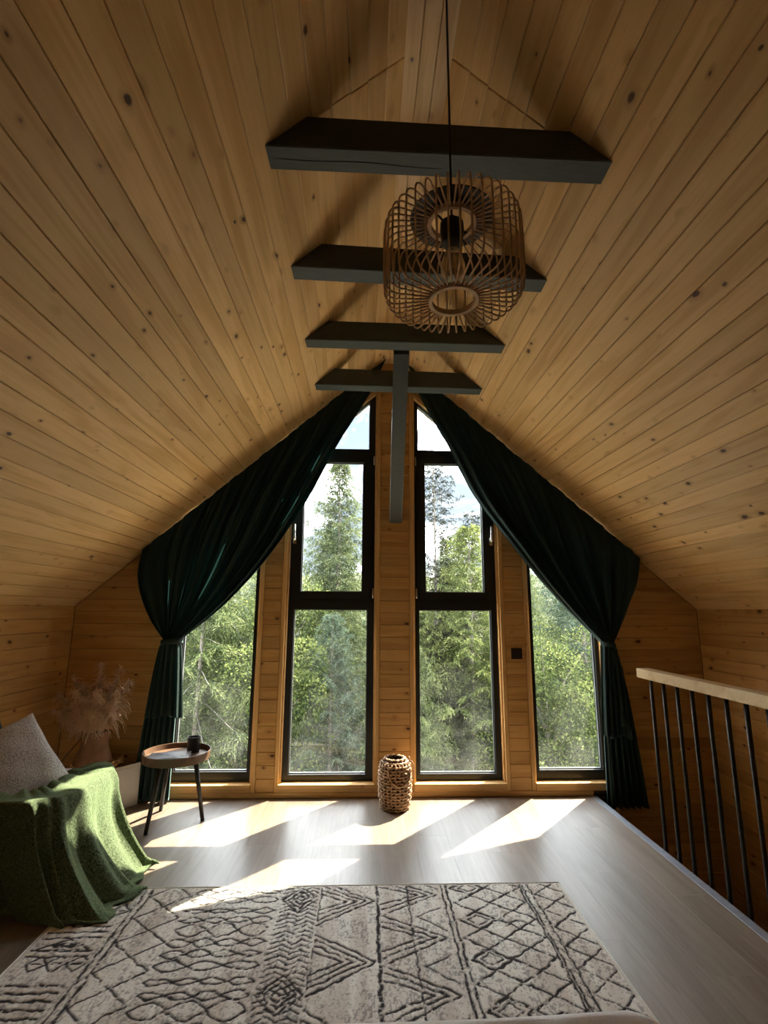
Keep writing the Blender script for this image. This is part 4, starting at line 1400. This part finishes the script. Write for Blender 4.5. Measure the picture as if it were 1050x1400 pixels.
def leaf_mat(name, dark, light, tip):
    m = bpy.data.materials.new(name); m.use_nodes = True
    nt = NT(m.node_tree); m.node_tree.nodes.clear()
    out = nt.new('ShaderNodeOutputMaterial')
    a = nt.new('ShaderNodeAttribute', attribute_name='tone').outputs['Fac']
    oi = nt.new('ShaderNodeObjectInfo').outputs['Random']
    col = nt.ramp(a, [(0.0, dark), (0.6, light), (1.0, tip)])
    col = nt.new('ShaderNodeHueSaturation', inp={'Value': nt.math('MULTIPLY_ADD', oi, .4, .8), 'Color': col}).outputs[0]
    df = nt.new('ShaderNodeBsdfDiffuse', inp={0: col})
    tl = nt.new('ShaderNodeBsdfTranslucent', inp={0: col})
    mx = nt.new('ShaderNodeMixShader', inp={0: .42})
    nt.l.new(df.outputs[0], mx.inputs[1]); nt.l.new(tl.outputs[0], mx.inputs[2])
    nt.l.new(mx.outputs[0], out.inputs[0])
    return m
M['needle'] = leaf_mat('spruce_needles', (0.013, 0.022, 0.010), (0.082, 0.112, 0.046), (0.24, 0.27, 0.125))
M['needle_blue'] = leaf_mat('blue_green_needles', (0.012, 0.024, 0.018), (0.072, 0.108, 0.078), (0.19, 0.235, 0.165))
M['leaf'] = leaf_mat('bright_leaves', (0.024, 0.038, 0.012), (0.110, 0.142, 0.046), (0.26, 0.285, 0.105))
M['bare'] = leaf_mat('sparse_needles', (0.008, 0.010, 0.006), (0.022, 0.026, 0.015), (0.05, 0.054, 0.032))
M['bark'] = noise_mat('grey_bark', (0.13, 0.115, 0.095), (0.22, 0.20, 0.175), 14, .9, (1, 1, .2), .5)

def spray_mesh(name, P0, Dv, L, Wd, tone, mat):
    """thin kinked blades: P0 (n,3) root, Dv (n,3) direction, L, Wd (n,)"""
    n = len(P0)
    up = np.array([0, 0, 1.0])
    S = np.cross(Dv, up + np.random.default_rng(n).normal(0, .5, (n, 3))); S /= np.linalg.norm(S, axis=1)[:, None] + 1e-9
    mid = P0 + Dv * (L * .5)[:, None]
    tip = P0 + Dv * L[:, None] - up * (L * .12)[:, None]
    V = np.stack([P0, mid + S * (Wd * .5)[:, None], tip, mid - S * (Wd * .5)[:, None]], 1).reshape(-1, 3)
    Fq = np.arange(n * 4).reshape(n, 4)
    me_o = np_mesh(name, V, Fq, mat)
    at = me_o.data.attributes.new('tone', 'FLOAT', 'POINT')
    at.data.foreach_set('value', np.repeat(tone, 4).astype(np.float32))
    me = me_o.data
    bpy.data.objects.remove(me_o)
    return me

def spruce(seed, H, Rb, mat, density=1.0, blade=.060, droop=.55, bare_top=0.0, hang=.6, trunk=.022):
    r = np.random.default_rng(seed)
    P, Dd, Ls, Ws, Tn = [], [], [], [], []
    bv, bf = [], []
    z = .06 * H
    while z < H * .985:
        fr = z / H
        L0 = Rb * (1 - fr) ** (.80 if bare_top == 0 else .5) + .06
        nb = int(6 + 3 * (1 - fr))
        a0 = r.uniform(0, 6.28)
        for b in range(nb):
            a = a0 + b * 2 * PI / nb + r.normal(0, .15)
            L = L0 * r.uniform(.68, 1.12)
            up0 = .55 * fr + .05 + r.normal(0, .06)
            k = max(4, int(L / .16))
            t = np.linspace(0, 1, k)
            rad = np.array([math.cos(a), math.sin(a), 0])
            pts = rad[None] * (L * t)[:, None]
            pts[:, 2] = z + L * (up0 * t - droop * (1 - fr * .7) * t ** 1.6 + .18 * t ** 4)
            # branch stick
            i0 = len(bv)
            sd = np.array([-math.sin(a), math.cos(a), 0]) * .012 * (.4 + L * .5)
            for q in range(k):
                w = 1 - .85 * t[q]
                bv += [pts[q] - sd * w, pts[q] + sd * w]
            for q in range(k - 1): bf.append((i0 + 2 * q, i0 + 2 * q + 1, i0 + 2 * q + 3, i0 + 2 * q + 2))
            thin = 1.0 if fr < 1 - bare_top else .5
            ntw = int(max(6, L * 19) * density * thin)
            tt = r.uniform(.12, 1.0, ntw)
            base = np.stack([np.interp(tt, t, pts[:, i]) for i in range(3)], -1)
            tang = rad
            sidev = np.array([-math.sin(a), math.cos(a), 0])
            sg = np.where(r.random(ntw) < .5, -1., 1.)
            tl = (.10 + .30 * L * (1 - .7 * tt) * r.uniform(.5, 1.1, ntw)).clip(.08, .55)
            hg = hang * r.uniform(.3, 1.3, ntw)
            td = sidev[None] * sg[:, None] * .8 + tang[None] * r.uniform(.2, .8, ntw)[:, None]
            td[:, 2] = -hg + .35 * fr
            td /= np.linalg.norm(td, axis=1)[:, None]
            nn = 10
            s = (np.arange(nn) + .3) / nn
            root = base[:, None] + td[:, None] * (tl[:, None] * s[None])[..., None]
            root[..., 2] -= (.35 * tl[:, None] * s[None] ** 2)
            dn = td[:, None] + r.normal(0, .55, (ntw, nn, 3))
            dn /= np.linalg.norm(dn, axis=-1)[..., None]
            P.append(root.reshape(-1, 3)); Dd.append(dn.reshape(-1, 3))
            n = ntw * nn
            Ls.append(blade * r.uniform(.7, 1.4, n)); Ws.append(blade * .24 * r.uniform(.7, 1.3, n))
            # outer and upper shoots are paler
            tone = .18 + .50 * np.repeat(tt, nn) ** 1.5 + .22 * np.tile(s, ntw) + r.normal(0, .2, n)
            Tn.append(tone.clip(0, 1))
        z += max(.055, (.24 * (1 - fr) + .085)) * r.uniform(.75, 1.2) / max(.7, density ** .3)
    me = spray_mesh('foliage', np.vstack(P), np.vstack(Dd), np.hstack(Ls), np.hstack(Ws), np.hstack(Tn), mat)
    tvv, tff = tube_arrays([(0, 0, -.6), (0, 0, H * .35), (.03, .02, H * .7), (0, 0, H * .99)], [trunk * H, trunk * .64 * H, trunk * .32 * H, .0012 * H], 8)
    V = np.vstack([tvv, np.array(bv)]); n0 = len(tvv)
    mt = bpy.data.meshes.new('trunk')
    mt.from_pydata([tuple(v) for v in V], [], list(tff) + [tuple(n0 + i for i in f) for f in bf]); mt.materials.append(M['bark'])
    return me, mt, H

def broadleaf(seed, H, Rw, mat, n=42000):
    r = np.random.default_rng(seed)
    nc = 46
    cs = r.normal(0, 1, (nc, 3)); cs /= np.linalg.norm(cs, axis=1)[:, None]
    cs = cs * r.uniform(.35, 1, (nc, 1)) ** .6 * np.array([Rw, Rw, H * .42]) + np.array([0, 0, H * .55])
    cr = r.uniform(.22, .42, nc) * Rw
    k = r.integers(0, nc, n)
    d = r.normal(0, 1, (n, 3)); d /= np.linalg.norm(d, axis=1)[:, None]
    P = cs[k] + d * (cr[k] * r.uniform(.55, 1, n) ** .5)[:, None]
    dn = d + r.normal(0, .6, (n, 3)); dn[:, 2] -= .2; dn /= np.linalg.norm(dn, axis=1)[:, None]
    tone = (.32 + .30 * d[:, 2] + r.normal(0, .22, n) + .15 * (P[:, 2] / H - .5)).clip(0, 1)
    me = spray_mesh('foliage', P, dn, .062 * r.uniform(.6, 1.3, n), .034 * r.uniform(.7, 1.3, n), tone, mat)
    V, Fs = tube_arrays([(0, 0, -.5), (.04, 0, H * .3), (0, .05, H * .6), (.03, 0, H * .9)], [.014 * H, .011 * H, .006 * H, .001 * H], 7)
    V = list(map(tuple, V)); Fs = list(Fs)
    for c in cs[::2]:
        v2, f2 = tube_arrays([(0, 0, max(.2, c[2] * .55)), (c[0] * .5, c[1] * .5, c[2] * .85), tuple(c)], [.006 * H, .004 * H, .0015 * H], 5)
        o = len(V); V += list(map(tuple, v2)); Fs += [tuple(o + i for i in f) for f in f2]
    mt = bpy.data.meshes.new('trunk'); mt.from_pydata(V, [], Fs); mt.materials.append(M['bark'])
    return me, mt, H

def plant(name, kind, x, y, s, label, cat, group=None, rz=0.0, dz=0.0):
    root = empty(name, (x, y, ground_z(x, y) + dz), label, cat, group, rz)
    for nm, me in (('foliage', kind[0]), ('trunk', kind[1])):
        o = bpy.data.objects.new(nm, me); link(o, root); o.scale = (s, s, s)
    return root
SP_A = spruce(21, 7.4, 2.0, M['needle'], 1.9, trunk=.013)
SP_B = spruce(22, 6.6, 2.5, M['needle'], 1.5, droop=.75, hang=1.0, trunk=.010)
SP_E = spruce(27, 5.65, 1.7, M['leaf'], 1.7, hang=.5, trunk=.010)
SP_C = spruce(23, 6.4, 2.3, M['needle_blue'], 1.4, trunk=.012)
SP_D = spruce(24, 7.6, 1.15, M['bare'], 1.15, blade=.075, bare_top=.5, hang=.25, droop=.25, trunk=.0085)
BL_A = broadleaf(25, 4.6, 1.7, M['leaf'])
BL_B = broadleaf(26, 2.6, 1.3, M['leaf'], 20000)
plant('spruce_tree', SP_A, -.60, 11.0, .96, 'tall pointed spruce rising against the sky in the left main window', 'tree')
plant('spruce_tree', SP_B, -2.75, 8.9, .95, 'weeping yellow green spruce filling the leftmost window', 'tree', rz=.7)
plant('spruce_tree', SP_C, 4.35, 10.2, 1.0, 'blue green spruce filling the rightmost window', 'tree', rz=.3)
plant('larch_tree', SP_D, 1.42, 10.4, .945, 'thin sparse conifer with bare top in the right main window', 'tree')
plant('larch_tree', SP_D, 2.42, 11.3, .80, 'shorter sparse conifer at the right edge of the right main window', 'tree', rz=2.0)
plant('conifer', SP_E, 2.02, 9.8, 1.0, 'bright yellow green cone shaped tree in the right main window', 'tree')
plant('conifer', SP_E, .95, 9.9, .86, 'pale green cone shaped tree left of the sparse bare topped conifer', 'tree', rz=1.0)
plant('spruce_tree', SP_B, 0.62, 8.6, .60, 'low spruce with drooping grey green boughs low in the right main window', 'tree', rz=1.9)
plant('spruce_tree', SP_C, -.55, 8.9, .62, 'low blue green spruce low in the left main window', 'tree', rz=4.0)
plant('leafy_tree', BL_A, -1.75, 9.6, .98, 'leafy light green tree at the left edge of the left main window', 'tree', rz=1.2)
plant('leafy_tree', BL_A, 3.25, 9.4, .86, 'light green leafy tree at the left edge of the rightmost window', 'tree', rz=2.9)
plant('shrub', BL_B, 3.05, 8.1, .70, 'small bright green shrub at the foot of the rightmost window', 'shrub')
plant('shrub', BL_B, -2.1, 8.0, .62, 'small green shrub at the foot of the leftmost window', 'shrub', rz=1.0)
rb = random.Random(31)
kinds = (SP_A, SP_B, SP_C, SP_B, SP_A)
for row, (y0, hmax, step) in enumerate(((13.2, 4.9, 1.45), (16.0, 6.0, 1.9), (19.5, 6.3, 2.3))):
    xx = -6.5 - row * 2.0
    while xx < 9.0 + row * 2.2:
        kd = rb.choice(kinds)
        y = y0 + rb.uniform(-.7, .7)
        h = hmax * rb.uniform(.80, 1.04)
        if abs(xx / y - .105) < .03: h *= .9
        plant('spruce_tree', kd, xx + rb.uniform(-.35, .35), y, h / kd[2], 'green conifer of the dense forest rows behind the nearer trees', 'tree', 'conifers of the forest behind', rb.uniform(0, 6.2))
        xx += step
